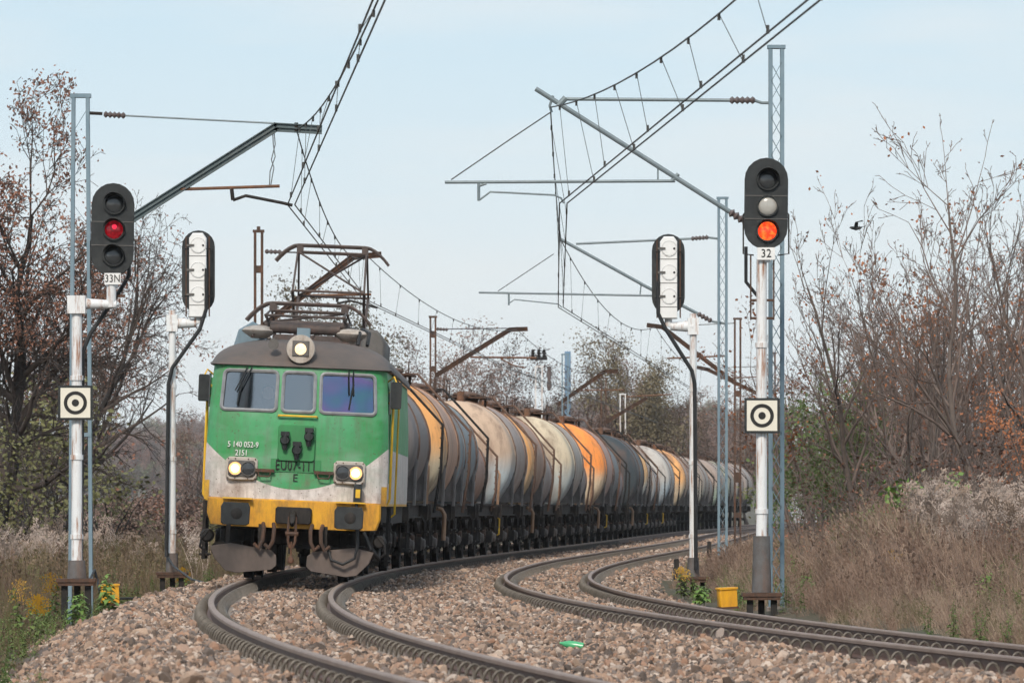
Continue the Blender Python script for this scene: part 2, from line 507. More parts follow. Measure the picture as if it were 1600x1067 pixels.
def text_mesh(txt, size, mat, depth=0.004, space=1.0, sx=1.0):
    cu = bpy.data.curves.new('lettering', 'FONT')
    cu.body = txt; cu.size = size; cu.align_x = 'CENTER'; cu.align_y = 'CENTER'
    cu.extrude = depth; cu.space_character = space
    cu.resolution_u = 3
    t = bpy.data.objects.new('lettering', cu)
    COL.objects.link(t)
    bpy.context.view_layer.update()
    me = bpy.data.meshes.new_from_object(t.evaluated_get(bpy.context.evaluated_depsgraph_get()))
    bpy.data.objects.remove(t)
    me.materials.clear(); me.materials.append(M[mat])
    if sx != 1.0:
        for v in me.vertices:
            v.co.x *= sx
    return me


# ------------------------------------------------------------------ the two tracks
_TY = np.arange(20, 460, 10.0)
_T1 = np.array([2.94, 1.21, -0.24, -1.4, -2.29, -2.9, -3.26, -3.39, -3.31, -3.05, -2.65, -2.14, -1.56, -0.93, -0.27, 0.4, 1.07, 1.72,
                2.36, 2.99, 3.61, 4.23, 4.85, 5.48, 6.13, 6.81, 7.53, 8.28, 9.09, 9.96, 10.88, 11.87, 12.92, 14.03, 15.21, 16.45,
                17.74, 19.08, 20.48, 21.92, 23.4, 24.94, 26.51, 28.14])
_T2 = np.array([10.05, 7.9, 6.03, 4.42, 3.09, 2.03, 1.27, 0.81, 0.64, 0.75, 1.09, 1.6, 2.24, 2.95, 3.7, 4.45, 5.18, 5.89, 6.55, 7.18,
                7.78, 8.36, 8.92, 9.48, 10.06, 10.67, 11.33, 12.04, 12.81, 13.66, 14.57, 15.56, 16.61, 17.73, 18.91, 20.14, 21.44,
                22.78, 24.17, 25.61, 27.1, 28.64, 30.22, 31.84])


def _spl(T, Y):
    Y = np.asarray(Y, float)
    k = np.clip(((Y - 20) // 10).astype(int), 0, len(T) - 2)
    u = (Y - 20) / 10 - k
    m = np.gradient(T)
    p0, p1, m0, m1 = T[k], T[k + 1], m[k], m[k + 1]
    u2, u3 = u * u, u * u * u
    r = (2 * u3 - 3 * u2 + 1) * p0 + (u3 - 2 * u2 + u) * m0 + (-2 * u3 + 3 * u2) * p1 + (u3 - u2) * m1
    lo = T[0] + (T[1] - T[0]) * (Y - 20) / 10
    hi = T[-1] + (T[-1] - T[-2]) * (Y - 450) / 10
    return np.where(Y < 20, lo, np.where(Y > 450, hi, r))


def T1(Y): return _spl(_T1, Y)
def T2(Y): return _spl(_T2, Y)
def Z2(Y): return -0.095 + 0.09 * np.clip((np.asarray(Y, float) - 110) / 120, 0, 1)


CANT1, CANT2 = 0.065 / 1.5, 0.055 / 1.5        # outer (left) rail higher


def ground_z(X, Y):
    X = np.asarray(X, float); Y = np.asarray(Y, float)
    dl = T1(Y) - 3.0 - X
    dr = X - T2(Y) - 2.4
    n = 0.10 * np.sin(X * 0.9 + Y * 0.23) * np.sin(Y * 0.31 - X * 0.4) + 0.05 * np.sin(X * 2.3 + 1.0) * np.sin(Y * 0.9)
    left = -0.62 - 0.25 * np.clip(dl / 8, 0, 1) - 0.5 * np.clip((dl - 8) / 30, 0, 1)
    right = -0.42 + 0.9 * np.clip(dr / 9, 0, 1.6)
    mid = -0.75
    z = np.where(dl > 0, left, np.where(dr > 0, right, mid))
    z = np.where((dl <= 0) & (dr <= 0), mid, z)
    z = np.where((dl > -1.2) & (dl <= 0), -0.62, z)
    z = np.where((dr > -1.4) & (dr <= 0), -0.42, z)
    return z + n * np.where((dl > 0) | (dr > 0), 1, 0.3)


def ballast_z(X, Y):
    X = np.asarray(X, float); Y = np.asarray(Y, float)
    d1 = X - T1(Y); d2 = X - T2(Y)
    gap = T2(Y) - T1(Y)
    def prof(d, z0, cant, inner):
        e = np.maximum(np.abs(d) - 1.75, 0)
        slope = np.where(inner, 0.16, 0.40)
        return z0 - 0.195 - cant * np.clip(d, -1.6, 1.6) - e * slope - 0.035 * np.exp(-((np.abs(d) - 0.753) / 0.2) ** 2)
    a = prof(d1, 0.0, CANT1, d1 > 0)
    b = prof(d2, Z2(Y), CANT2, d2 < 0)
    n = 0.018 * np.sin(X * 7.1 + Y * 1.3) * np.sin(Y * 2.1 - X * 3.0) + 0.03 * np.sin(X * 1.9 + Y * 0.5) * np.sin(Y * 0.37)
    heap = 0.10 * np.exp(-((d1 - gap / 2) / 0.7) ** 2) * np.clip((Y - 60) / 25, 0, 1) * np.clip((135 - Y) / 30, 0, 1)
    return np.maximum(a, b) + n + heap


# ground sheet
def grid_mesh(name, xs_fn, us, ys, zfn, mat):
    V = []
    for Y in ys:
        X = xs_fn(us, Y)
        Z = zfn(X, np.full(len(X), Y))
        V.append(np.stack([X, np.full(len(X), Y), Z], 1))
    V = np.concatenate(V)
    n = len(us); m = len(ys)
    fs = [(j * n + i, j * n + i + 1, (j + 1) * n + i + 1, (j + 1) * n + i) for j in range(m - 1) for i in range(n - 1)]
    me = bpy.data.meshes.new(name)
    me.from_pydata(V.tolist(), [], fs)
    me.materials.append(M[mat])
    me.polygons.foreach_set('use_smooth', [True] * len(me.polygons))
    me.update()
    return mesh_obj(name, me)


M['soil'] = pm('soil_and_litter', (0.085, 0.065, 0.045), (0.055, 0.058, 0.03), 1.2, 0.95, bump=0.6, bscale=9,
               dirt=(0.16, 0.12, 0.085), damt=0.6, dscale=3, dstretch=(1, 1, 1))
M['bed'] = pm('ballast_bed', (0.13, 0.095, 0.08), (0.06, 0.046, 0.04), 26, 0.95, bump=1.0, bscale=22, dirt=(0.26, 0.19, 0.155), damt=0.5,
              dscale=16, dstretch=(1, 1, 1))
us = np.concatenate([-np.geomspace(900, 8, 26), np.linspace(-7, 14, 64), np.geomspace(15, 900, 26)])
ys = np.concatenate([np.linspace(-40, 20, 5), np.linspace(24, 160, 90), np.linspace(165, 460, 50), np.geomspace(480, 3500, 12)])
g = grid_mesh('ground', lambda u, Y: float(T1(min(Y, 450))) + u, us, ys, ground_z, 'soil')
tag(g, 'brown soil and leaf litter beside the railway', kind='structure')
us = np.linspace(-4.2, 12.0, 110)
ys = np.concatenate([np.linspace(15, 110, 260), np.linspace(111, 250, 160), np.linspace(254, 460, 60)])


def bed_z(X, Y):
    z = ballast_z(X, Y)
    out = (X - T2(Y) > 3.1) | (X - T1(Y) < -3.6)
    return np.where(out, z - 1.0, z)


b_ = grid_mesh('ballast_bed', lambda u, Y: np.where(u < 0, float(T1(Y)) + u, float(T1(Y)) + u * (float(T2(Y) - T1(Y)) + 4.2) / 12.0), us, ys,
               bed_z, 'bed')
tag(b_, 'stone ballast bed carrying both railway tracks', kind='structure')


# rails, sleepers, clips
def sweep_rail(name, Tf, zf, off, cant, parent, mat=('rail', 'railhead')):
    prof = [(-0.0625, -0.172), (0.0625, -0.172), (0.0625, -0.160), (0.012, -0.140), (0.009, -0.050), (0.034, -0.040), (0.036, -0.012),
            (0.028, 0.0), (-0.028, 0.0), (-0.036, -0.012), (-0.034, -0.040), (-0.009, -0.050), (-0.012, -0.140), (-0.0625, -0.160)]
    ys = np.concatenate([np.arange(14, 140, 1.0), np.arange(140, 455, 3.0)])
    x = Tf(ys); sl = np.gradient(x, ys)
    n = len(prof)
    b = MB()
    vs = []
    for i, Y in enumerate(ys):
        c = 1 / math.sqrt(1 + sl[i] ** 2)
        tx, ty = c, -sl[i] * c           # right-hand normal
        for px, pz in prof:
            d = off + px
            vs.append((x[i] + tx * d, Y + ty * d, float(zf(Y)) + pz - cant * off))
    fs = []; mi = []
    for i in range(len(ys) - 1):
        for k in range(n):
            k2 = (k + 1) % n
            fs.append((i * n + k, i * n + k2, (i + 1) * n + k2, (i + 1) * n + k))
            mi.append(1 if k in (5, 6, 7, 8, 9) else 0)
    b.v = vs; b.f = fs; b.mi = mi
    return b.build(name, mat, parent, ang=30)


def clip_mesh():
    b = MB()
    pts = []
    for k in range(9):
        t = math.pi * (k / 8.0) * 1.12 - 0.06 * math.pi
        pts.append((0.062 * math.cos(t), 0.010 * math.sin(2 * t), 0.100 * math.sin(t)))
    b.tube(pts, 0.014, 5)
    o = b.build('rail_clip', 'clip')
    me = o.data
    bpy.data.objects.remove(o)
    return me


def sleeper_mesh():
    b = MB()
    poly = [(-1.25, -0.22), (1.25, -0.22), (1.25, -0.03), (1.2, 0.0), (0.45, 0.0), (0.35, -0.035), (-0.35, -0.035), (-0.45, 0.0), (-1.2, 0.0), (-1.25, -0.03)]
    b.prism(poly, -0.125, 0.125)
    o = b.build('sleeper', 'concrete', smooth=False)
    me = o.data
    bpy.data.objects.remove(o)
    return me


CLIP, SLEEPER = clip_mesh(), sleeper_mesh()


def make_track(Tf, zf, cant, desc):
    root = bpy.data.objects.new('railway_track', None)
    COL.objects.link(root)
    tag(root, desc, kind='structure')
    rails = []
    for sd in (-1, 1):
        rails.append((sd, sweep_rail('rail', Tf, zf, sd * 0.753, cant, root)))
    Y = 30.0
    far = {-1: MB(), 1: MB()}
    farv = {-1: [[], []], 1: [[], []]}
    fs_far = MB()
    cv = np.array([v.co[:] for v in CLIP.vertices]); cf = [tuple(p.vertices) for p in CLIP.polygons]
    near_limit = 36.0 + 0.6 * 120
    while Y < 210:
        x = float(Tf(Y)); sl = float(Tf(Y + 0.5) - Tf(Y - 0.5)); yaw = -math.atan(sl)
        z = float(zf(Y))
        if Y < 150:
            mesh_obj('sleeper', SLEEPER, root, (x, Y, z - 0.178), (0, math.atan(cant), yaw))
        nx, ny = math.cos(yaw), math.sin(yaw)
        for sd, ro in rails:
            for side in (-1, 1):
                d = sd * 0.753 + side * 0.125
                pos = (x + nx * d, Y + ny * d, z - 0.160 - cant * sd * 0.753)
                if Y < near_limit:
                    mesh_obj('rail_clip', CLIP, ro, pos, (rng.uniform(-.06, .06), rng.uniform(-.05, .05), yaw + (0 if side > 0 else math.pi)))
                else:
                    far[sd].add(cv + np.array(pos), cf)
        Y += 0.6
    for sd, ro in rails:
        o = far[sd].build('far_rail_clips', 'clip', ro)
        tag(o, kind='stuff')
    return root


make_track(T1, lambda Y: 0.0, CANT1, 'curved track the goods train runs on')
make_track(T2, Z2, CANT2, 'empty curved track to the right of the train')
# ------------------------------------------------------------------ locomotive
LF, LR = 88.7, 104.6
lx0, lx1 = -3.43, -3.37
yaw = -math.atan2(lx1 - lx0, LR - LF)
loco = thing('locomotive', 'green, white and yellow electric locomotive with lit headlights pulling the tank train', 'locomotive',
             (lx0, LF, 0.0), (0, R(2.4), yaw))


def loco_paint():
    m, nt, b = nodes_of('loco_livery')
    N, L = nt.nodes, nt.links
    tc = N.new('ShaderNodeTexCoord')
    sp = N.new('ShaderNodeSeparateXYZ'); L.new(tc.outputs['Object'], sp.inputs[0])
    def math_(op, a, c=None):
        n = N.new('ShaderNodeMath'); n.operation = op
        if hasattr(a, 'links'): L.new(a, n.inputs[0])
        else: n.inputs[0].default_value = a
        if c is not None:
            if hasattr(c, 'links'): L.new(c, n.inputs[1])
            else: n.inputs[1].default_value = c
        return n.outputs[0]
    x2 = math_('MULTIPLY', sp.outputs[0], sp.outputs[0])
    arc = math_('ADD', math_('MULTIPLY', x2, 0.345), 1.42)
    green = math_('GREATER_THAN', math_('SUBTRACT', sp.outputs[2], arc), 0.0)
    yel = math_('LESS_THAN', sp.outputs[2], 1.26)
    corner = math_('MULTIPLY', math_('GREATER_THAN', math_('ABSOLUTE', sp.outputs[0]), 1.335), math_('LESS_THAN', sp.outputs[2], 1.52))
    corner = math_('MULTIPLY', corner, math_('LESS_THAN', sp.outputs[1], 1.02))
    yel = math_('MAXIMUM', yel, corner)
    def noise(sc, det, st=(1, 1, 1), ro=0.65):
        mp = N.new('ShaderNodeMapping'); mp.inputs['Scale'].default_value = st
        L.new(tc.outputs['Object'], mp.inputs[0])
        n = N.new('ShaderNodeTexNoise'); n.inputs['Scale'].default_value = sc; n.inputs['Detail'].default_value = det
        n.inputs['Roughness'].default_value = ro
        L.new(mp.outputs[0], n.inputs['Vector'])
        return n.outputs[0]
    def mix(f, a, c):
        n = N.new('ShaderNodeMix'); n.data_type = 'RGBA'
        L.new(f, n.inputs[0]) if hasattr(f, 'links') else setattr(n.inputs[0], 'default_value', f)
        for k, q in ((6, a), (7, c)):
            if hasattr(q, 'links'): L.new(q, n.inputs[k])
            else: n.inputs[k].default_value = (*q, 1)
        return n.outputs[2]
    def rng_(v, a, c, lo, hi):
        n = N.new('ShaderNodeMapRange')
        for k, q in enumerate((a, c, lo, hi)):
            n.inputs[k + 1].default_value = q
        L.new(v, n.inputs[0]); return n.outputs[0]
    big = noise(1.3, 4)
    gcol = mix(rng_(big, 0.35, 0.65, 0, 1), (0.042, 0.275, 0.085), (0.085, 0.345, 0.16))
    wcol = mix(rng_(noise(2.0, 8), 0.38, 0.66, 0, 1), (0.70, 0.645, 0.615), (0.52, 0.45, 0.42))
    ycol = mix(rng_(noise(2.6, 6), 0.4, 0.65, 0, 1), (0.78, 0.42, 0.025), (0.64, 0.31, 0.03))
    col = mix(green, wcol, gcol)
    col = mix(yel, col, ycol)
    streak = noise(3.2, 9, (2.2, 2.2, 0.22), 0.75)
    col = mix(rng_(streak, 0.47, 0.72, 0, 0.62), col, (0.13, 0.105, 0.085))
    specks = noise(28, 2)
    col = mix(rng_(specks, 0.63, 0.72, 0, 0.8), col, (0.10, 0.05, 0.035))
    lowd = N.new('ShaderNodeMath'); lowd.operation = 'MULTIPLY_ADD'; lowd.inputs[1].default_value = -1.1; lowd.inputs[2].default_value = 2.55
    L.new(sp.outputs[2], lowd.inputs[0])
    lowm = math_('MULTIPLY', rng_(noise(5.0, 9), 0.45, 0.7, 0, 0.55), math_('MINIMUM', math_('MAXIMUM', lowd.outputs[0], 0.0), 1.0))
    col = mix(lowm, col, (0.20, 0.13, 0.10))
    fade = noise(0.9, 3, (1, 1, 2.0))
    col = mix(rng_(fade, 0.48, 0.75, 0, 0.45), col, (0.30, 0.42, 0.36))
    L.new(col, b.inputs['Base Color'])
    b.inputs['Roughness'].default_value = 0.5
    b.inputs['Specular IOR Level'].default_value = 0.35
    bp = N.new('ShaderNodeBump'); bp.inputs['Strength'].default_value = 0.12; bp.inputs['Distance'].default_value = 0.02
    L.new(noise(2.5, 2), bp.inputs['Height']); L.new(bp.outputs[0], b.inputs['Normal'])
    return m


M['livery'] = loco_paint()


def halfw(z):
    return float(np.interp(z, [0.8, 1.3, 2.0, 2.6, 3.33], [1.40, 1.42, 1.415, 1.395, 1.345]))


def yfront(x, z):
    a = abs(x)
    y = 0.60 + 0.12 * (a / 1.4) ** 2
    if a > 1.2:
        y += 0.16 * ((a - 1.2) / 0.2) ** 2.2
    if z > 2.5:
        y += 0.14 * (z - 2.5)
    return y


xs = [-1.40, -1.385, -1.35, -1.30, -1.22, -1.0, -0.78, -0.55, -0.335, -0.265, -0.13, 0, 0.13, 0.265, 0.335, 0.55, 0.78, 1.0, 1.22, 1.30, 1.35,
      1.385, 1.40]
zs = [1.22, 1.3, 1.45, 1.65, 1.9, 2.15, 2.4, 2.52, 2.615, 2.8, 3.0, 3.25, 3.30, 3.335]
WIN = [(-1.22, -0.335), (-0.265, 0.265), (0.335, 1.22)]
b = MB()
vs = []
for z in zs:
    k = halfw(z) / 1.40
    for x in xs:
        vs.append((x * k, yfront(x, z), z))
n = len(xs)
fs = []
for j in range(len(zs) - 1):
    for i in range(n - 1):
        zc, xc = (zs[j] + zs[j + 1]) / 2, (xs[i] + xs[i + 1]) / 2
        if 2.615 < zc < 3.25 and any(a < xc < c for a, c in WIN):
            continue
        fs.append((j * n + i, j * n + i + 1, (j + 1) * n + i + 1, (j + 1) * n + i))
b.add(vs, fs)
# sides, from the front corners back
sy = [None, 2.2, 2.9, 8.0, 14.6, 15.25]
for sd in (-1, 1):
    vs = []; fs = []
    for z in zs:
        w = halfw(z)
        for y in sy:
            vs.append((sd * w, yfront(1.40, z) if y is None else y, z))
    m_ = len(sy)
    for j in range(len(zs) - 1):
        for i in range(m_ - 1):
            f_ = (j * m_ + i, j * m_ + i + 1, (j + 1) * m_ + i + 1, (j + 1) * m_ + i)
            fs.append(f_ if sd > 0 else f_[::-1])
    b.add(vs, fs)
b.add([(-1.42, 15.25, 1.22), (1.42, 15.25, 1.22), (1.345, 15.25, 3.335), (-1.345, 15.25, 3.335)], [(0, 1, 2, 3)])
body = b.build('body', 'livery', loco)

# roof: a dome at the front that runs back
b = MB()
ny_, nx_ = 40, 26
ysr = [0.66 + 0.9 * (k / 12) ** 1.6 for k in range(13)] + [2.5, 5.0, 8.0, 11.0, 14.0, 15.3]
vs = []
for y in ysr:
    t = min(max((y - 0.66) / 0.95, 0), 1)
    hgt = 0.44 * math.sin(t * math.pi / 2) ** 0.75
    for i in range(nx_ + 1):
        u = math.sin(math.pi / 2 * (-1 + 2 * i / nx_))
        x = 1.40 * u
        fy = y
        if y < 1.6:
            fy = y + (0.10 * u * u + (0.30 * max(0, abs(u) - 0.84) / 0.16) ** 2) * (1 - t * 0.6)
        zz = 3.325 + hgt * (1 - abs(u) ** 2.9) ** 0.46
        vs.append((x * (1.0 if abs(u) < 1 else 1.0), fy, zz))
fs = []
n = nx_ + 1
for j in range(len(ysr) - 1):
    for i in range(nx_):
        fs.append((j * n + i, j * n + i + 1, (j + 1) * n + i + 1, (j + 1) * n + i))
b.add(vs, fs)
roof = b.build('roof', 'roof', loco, ang=60)
b = MB()
pts = [(u * 1.39, yfront(1.40 * u, 3.33) - 0.03, 3.335) for u in [k / 14 for k in range(-14, 15)]]
b.tube([(-1.39, 15.2, 3.335), (-1.39, 1.5, 3.335)] + pts + [(1.39, 1.5, 3.335), (1.39, 15.2, 3.335)], 0.022, 5)
b.build('gutter', 'roof', roof)


# windows: ring frame + pane
def ring_path(x0, x1, z0, z1, r, dy, seg=4):
    pts = []
    for cx, cz, a0 in ((x1 - r, z1 - r, 0), (x0 + r, z1 - r, 90), (x0 + r, z0 + r, 180), (x1 - r, z0 + r, 270)):
        for k in range(seg + 1):
            a = R(a0 + 90 * k / seg)
            x, z = cx + r * math.cos(a), cz + r * math.sin(a)
            kk = halfw(z) / 1.40
            pts.append((x * kk, yfront(x, z) + dy, z))
    return pts


for q, (x0, x1) in enumerate(WIN):
    b = MB()
    b.tube(ring_path(x0 + 0.012, x1 - 0.012, 2.627, 3.238, 0.07, -0.008), 0.030, 6, closed=True)
    fr = b.build('window_frame', 'frame', body)
    b = MB()
    m_ = 7
    vs = []
    for z in (2.62, 3.25):
        for i in range(m_):
            x = x0 + (x1 - x0) * i / (m_ - 1)
            vs.append((x * halfw(z) / 1.40, yfront(x, z) + 0.02, z))
    b.add(vs, [(i, i + 1, m_ + i + 1, m_ + i) for i in range(m_ - 1)])
    p = b.build('window_pane', 'glass_film' if q == 2 else 'glass', body)
    if q == 2:
        p['label'] = 'windscreen pane with a violet and teal sheen'
    # corner fillets behind the frame
    for cx in (x0, x1):
        for cz in (2.615, 3.25):
            b = MB()
            sx = 1 if cx == x0 else -1
            sz = 1 if cz < 3 else -1
            pts = [(cx, cz), (cx + sx * 0.075, cz), (cx, cz + sz * 0.075)]
            b.add([(x * halfw(z) / 1.40, yfront(x, z) - 0.002, z) for x, z in pts], [(0, 1, 2) if sx * sz > 0 else (0, 2, 1)])
            b.build('window_corner', 'greenplate', body, smooth=False)

# cab interior: floor, bulkhead, desk
b = MB()
b.box((0, 2.5, 2.3), (2.66, 0.05, 2.0)); b.box((0, 1.6, 1.35), (2.6, 1.6, 0.05))
b.build('cab_bulkhead', 'interior', loco)
b = MB()
b.prism([(-1.2, 2.2), (1.2, 2.2), (1.2, 2.5), (-1.2, 2.5)], 0.85, 1.25, 0.03)
b.build('driving_desk', 'interior', loco)
b = MB(); b.box((0, 1.7, 3.3), (2.5, 1.6, 0.04)); b.build('cab_ceiling', 'interior', loco)

# wipers
for x0, dx in ((-0.76, 1), (-0.83, 1), (0.74, -0.3), (0.81, -0.3)):
    b = MB()
    yy = yfront(x0, 3.2) - 0.06
    b.tube([(x0 + 0.02, yy + 0.03, 3.30), (x0 - 0.13 * dx, yy - 0.01, 2.98), (x0 - 0.16 * dx, yy - 0.02, 2.92)], 0.011, 5)
    b.build('wiper', 'black', body)
for x0, dx in ((-0.95, 1), (0.79, 1)):
    b = MB()
    yy = yfront(x0, 2.9) - 0.045
    b.tube([(x0 + 0.05, yy, 3.06), (x0, yy - 0.005, 2.70)], 0.012, 5)
    b.build('wiper_blade', 'black', body)

# handle under the middle window, steps, plates, lettering
b = MB()
yy = yfront(0, 2.56)
b.tube([(-0.3, yy, 2.55), (-0.3, yy - 0.06, 2.56), (0.3, yy - 0.06, 2.56), (0.3, yy, 2.55)], 0.016, 6)
b.build('handle', 'railyellow', body)
b = MB()
b.cbox((0.0, yfront(0, 2.1) - 0.012, 2.14), (0.58, 0.07, 0.56), 0.03)
b.build('socket_panel', 'greenplate', body)
for x, z in ((-0.18, 2.18), (0.01, 2.03), (0.19, 2.25)):
    b = MB()
    y0 = yfront(x, z) - 0.045
    b.lathe([(0.0, -0.12), (0.06, -0.12), (0.078, -0.09), (0.078, 0.0)], (x, y0, z), 'y', 14)
    b.box((x, y0 - 0.07, z + 0.10), (0.13, 0.13, 0.07)); b.box((x, y0 - 0.10, z + 0.02), (0.05, 0.08, 0.15))
    b.cyl((x, y0 - 0.06, z - 0.05), (x, y0 - 0.06, z - 0.15), 0.05, 0.035, 10)
    b.build('jumper_socket', 'black', body)
for x in (-0.48, 0.44):
    b = MB()
    y0 = yfront(x, 1.68)
    b.box((x, y0 - 0.04, 1.70), (0.30, 0.10, 0.05))
    b.tube([(x - 0.10, y0 - 0.07, 1.68), (x - 0.08, y0 - 0.10, 1.61), (x + 0.08, y0 - 0.10, 1.61), (x + 0.10, y0 - 0.07, 1.68)], 0.013, 5)
    b.build('shunter_handle', 'rust', body)
def put_text(txt, size, mat, x, z, dy=0.012, depth=0.004, space=1.0, sx=1.0, parent=None):
    me = text_mesh(txt, size, mat, depth, space, sx)
    o = mesh_obj('lettering', me, parent or body, (x, yfront(x, z) - dy, z), (R(90), 0, 0))
    return o
put_text('5 140 052-9', 0.125, 'white_text', -0.83, 2.085, 0.022, 0.010, 1.0, 0.80).rotation_euler.z = R(-6)
put_text('2151', 0.125, 'white_text', -0.85, 1.955, 0.022, 0.010, 1.0, 0.80).rotation_euler.z = R(-6)
put_text('EU07-111', 0.225, 'black_text', 0.0, 1.79, 0.024, 0.010, 1.08, 0.66)
put_text('E', 0.17, 'black_text', 0.0, 1.60, 0.012, 0.004)
b = MB(); b.box((0.0, yfront(0, 1.79) - 0.004, 1.79), (0.78, 0.016, 0.20)); b.build('number_plate', 'greenplate', body)

# lower headlight clusters
for sd in (-1, 1):
    xc = sd * 0.835; z = 1.715
    y0 = yfront(xc, z)
    b = MB(); b.cbox((xc, y0 - 0.02, z), (0.49, 0.12, 0.36), 0.045)
    hl = b.build('headlight_box', 'lampcase', loco)
    b = MB(); b.cbox((xc, y0 - 0.085, z), (0.42, 0.03, 0.255), 0.03); b.build('headlight_bezel', 'greyplate', hl)
    for lit in (0, 1):
        xx = xc + (0.10 if lit else -0.10) * (1 if sd > 0 else -1)
        b = MB(); b.lathe([(0.118, 0.0), (0.118, -0.03), (0.106, -0.035), (0.10, -0.02)], (xx, y0 - 0.09, z), 'y', 22, False)
        b.build('headlight_rim', 'greyplate', hl)
        b = MB(); b.lathe([(0.0, -0.028), (0.06, -0.024), (0.102, -0.012)], (xx, y0 - 0.09, z), 'y', 22)
        b.build('headlight_lens', 'lamp_halo' if lit else 'lens_dark', hl)
        if lit:
            b = MB(); b.lathe([(0.0, -0.006), (0.045, -0.004), (0.066, 0.0)], (xx, y0 - 0.118, z), 'y', 18); b.build('headlight_bulb', 'lamp_lit', hl)
    for ax in (-0.21, -0.1, 0.1, 0.21):
        for azz in (-0.15, 0.15):
            b = MB(); b.lathe([(0.012, 0.0), (0.010, -0.012), (0.0, -0.014)], (xc + ax, y0 - 0.08, z + azz), 'y', 6)
            b.build('bolt', 'rust', hl)

# top headlight and horn
b = MB()
b.lathe([(0.19, 0.30), (0.215, 0.05), (0.225, 0.0), (0.215, -0.03), (0.15, -0.035)], (0.0, 0.66, 3.60), 'y', 28)
tl = b.build('top_headlight', 'lampcase', loco)
b = MB(); b.prism([(-0.13, 3.49), (0.13, 3.49), (0.13, 3.73), (-0.13, 3.73)], 0.60, 0.64, 0.01); b.build('lamp_frame', 'greyplate', tl)
b = MB(); b.lathe([(0.0, -0.03), (0.06, -0.025), (0.088, -0.008), (0.09, 0.0)], (0.0, 0.602, 3.60), 'y', 22); b.build('lamp_lens', 'lamp_top', tl)
b = MB(); b.box((0.03, 0.78, 3.86), (0.20, 0.2, 0.14)); b.build('lamp_bracket', 'greysteel', tl)
b = MB()
b.lathe([(0.085, -0.03), (0.085, 0.0), (0.05, 0.05), (0.03, 0.15)], (-0.43, 0.72, 3.66), 'y', 18)
b.cyl((-0.43, 0.76, 3.68), (-0.43, 0.76, 3.76), 0.02, n=8)
b.build('horn', 'greyplate', loco)

# mirrors, handrails, side details
for sd in (-1, 1):
    b = MB(); b.cbox((sd * 1.50, 1.05, 2.95), (0.17, 0.06, 0.42), 0.02); b.build('mirror', 'black', loco)
    b = MB(); b.tube([(sd * 1.36, 1.2, 3.16), (sd * 1.46, 1.12, 3.24), (sd * 1.50, 1.08, 3.14)], 0.014, 6); b.build('mirror_bracket', 'railyellow', loco)
    for yq, zt, zb in ((1.25, 2.78, 1.30), (1.55, 2.95, 1.34), (3.1, 3.0, 1.1)):
        b = MB()
        xx = sd * (1.455 if yq < 2 else 1.50)
        b.tube([(sd * 1.38, yq, zt + 0.06), (xx, yq, zt), (xx, yq, zb), (sd * 1.40, yq, zb - 0.08)], 0.019, 6)
        b.build('handrail', 'railyellow', loco)
    b = MB()
    b.box((sd * 1.408, 1.9, 2.25), (0.02, 0.62, 1.75)); b.build('cab_door', 'greenplate', loco)
    b = MB(); b.box((sd * 1.412, 1.2, 2.92), (0.02, 0.36, 0.52)); b.build('side_window', 'lens_dark', loco)
    for yq in (1.55, 2.35):
        b = MB(); b.beam((sd * 1.43, yq, 0.28), (sd * 1.44, yq, 1.2), 0.05, 0.10); b.build('step_rail', 'dark', loco)
    for zq in (0.35, 0.65, 0.95):
        b = MB(); b.box((sd * 1.43, 1.95, zq), (0.14, 0.8, 0.03)); b.build('step', 'under', loco)

# buffer beam, buffers, coupler, ploughs
b = MB()
poly = [(-1.34, 1.24), (1.34, 1.24), (1.345, 1.02), (1.28, 0.84), (1.0, 0.82), (-1.0, 0.82), (-1.28, 0.84), (-1.345, 1.02)]
b.prism(poly[::-1], 0.56, 1.2, 0.02)
b.build('buffer_beam', 'yellow', loco)
for sd in (-1, 1):
    x = sd * 0.875
    b = MB()
    b.lathe([(0.13, 0.0), (0.12, 0.25), (0.10, 0.26), (0.09, 0.55)], (x, 0.03, 1.02), 'y', 18)
    b.prism([(x + a, 1.02 + c) for a, c in ((-0.22, -0.15), (-0.17, -0.18), (0.17, -0.18), (0.22, -0.15), (0.225, 0.10), (0.19, 0.17), (-0.19, 0.17), (-0.225, 0.10))],
            -0.02, 0.05, 0.015)
    bf = b.build('buffer', 'black', loco)
    b = MB(); b.lathe([(0.0, -0.012), (0.08, -0.006), (0.09, 0.0)], (x + 0.02, -0.022, 1.02), 'y', 16); b.build('buffer_wear', 'dark', bf)
    b = MB(); b.box((x, 0.5, 1.255), (0.46, 0.16, 0.02)); b.build('buffer_step', 'railyellow', loco)
    # plough half
    b = MB()
    pl = [(0.23, 0.24), (0.30, 0.17), (0.85, 0.10), (1.02, 0.13), (1.20, 0.32), (1.27, 0.50), (0.95, 0.56), (0.32, 0.47), (0.24, 0.40)]
    b.prism([(sd * a, c) for a, c in (pl if sd > 0 else pl[::-1])], 0.44, 0.48, 0.008)
    pw = b.build('plough', 'plow', loco)
    for a in (0.5, 1.0):
        b = MB(); b.box((sd * a, 0.56, 0.62), (0.07, 0.05, 0.5)); b.build('plough_bracket', 'dark', pw)
    # brake hoses
    for a in (0.30, 0.46):
        b = MB()
        b.tube([(sd * a, 0.5, 0.88), (sd * (a - 0.02), 0.34, 0.80), (sd * (a - 0.01), 0.30, 0.62), (sd * (a + 0.05), 0.30, 0.50), (sd * (a + 0.12), 0.36, 0.56)], 0.032, 7)
        b.build('air_hose', 'rust', loco)
b = MB(); b.cbox((0.0, 0.52, 1.02), (0.56, 0.12, 0.26), 0.03); cp = b.build('draw_gear_plate', 'dark', loco)
b = MB()
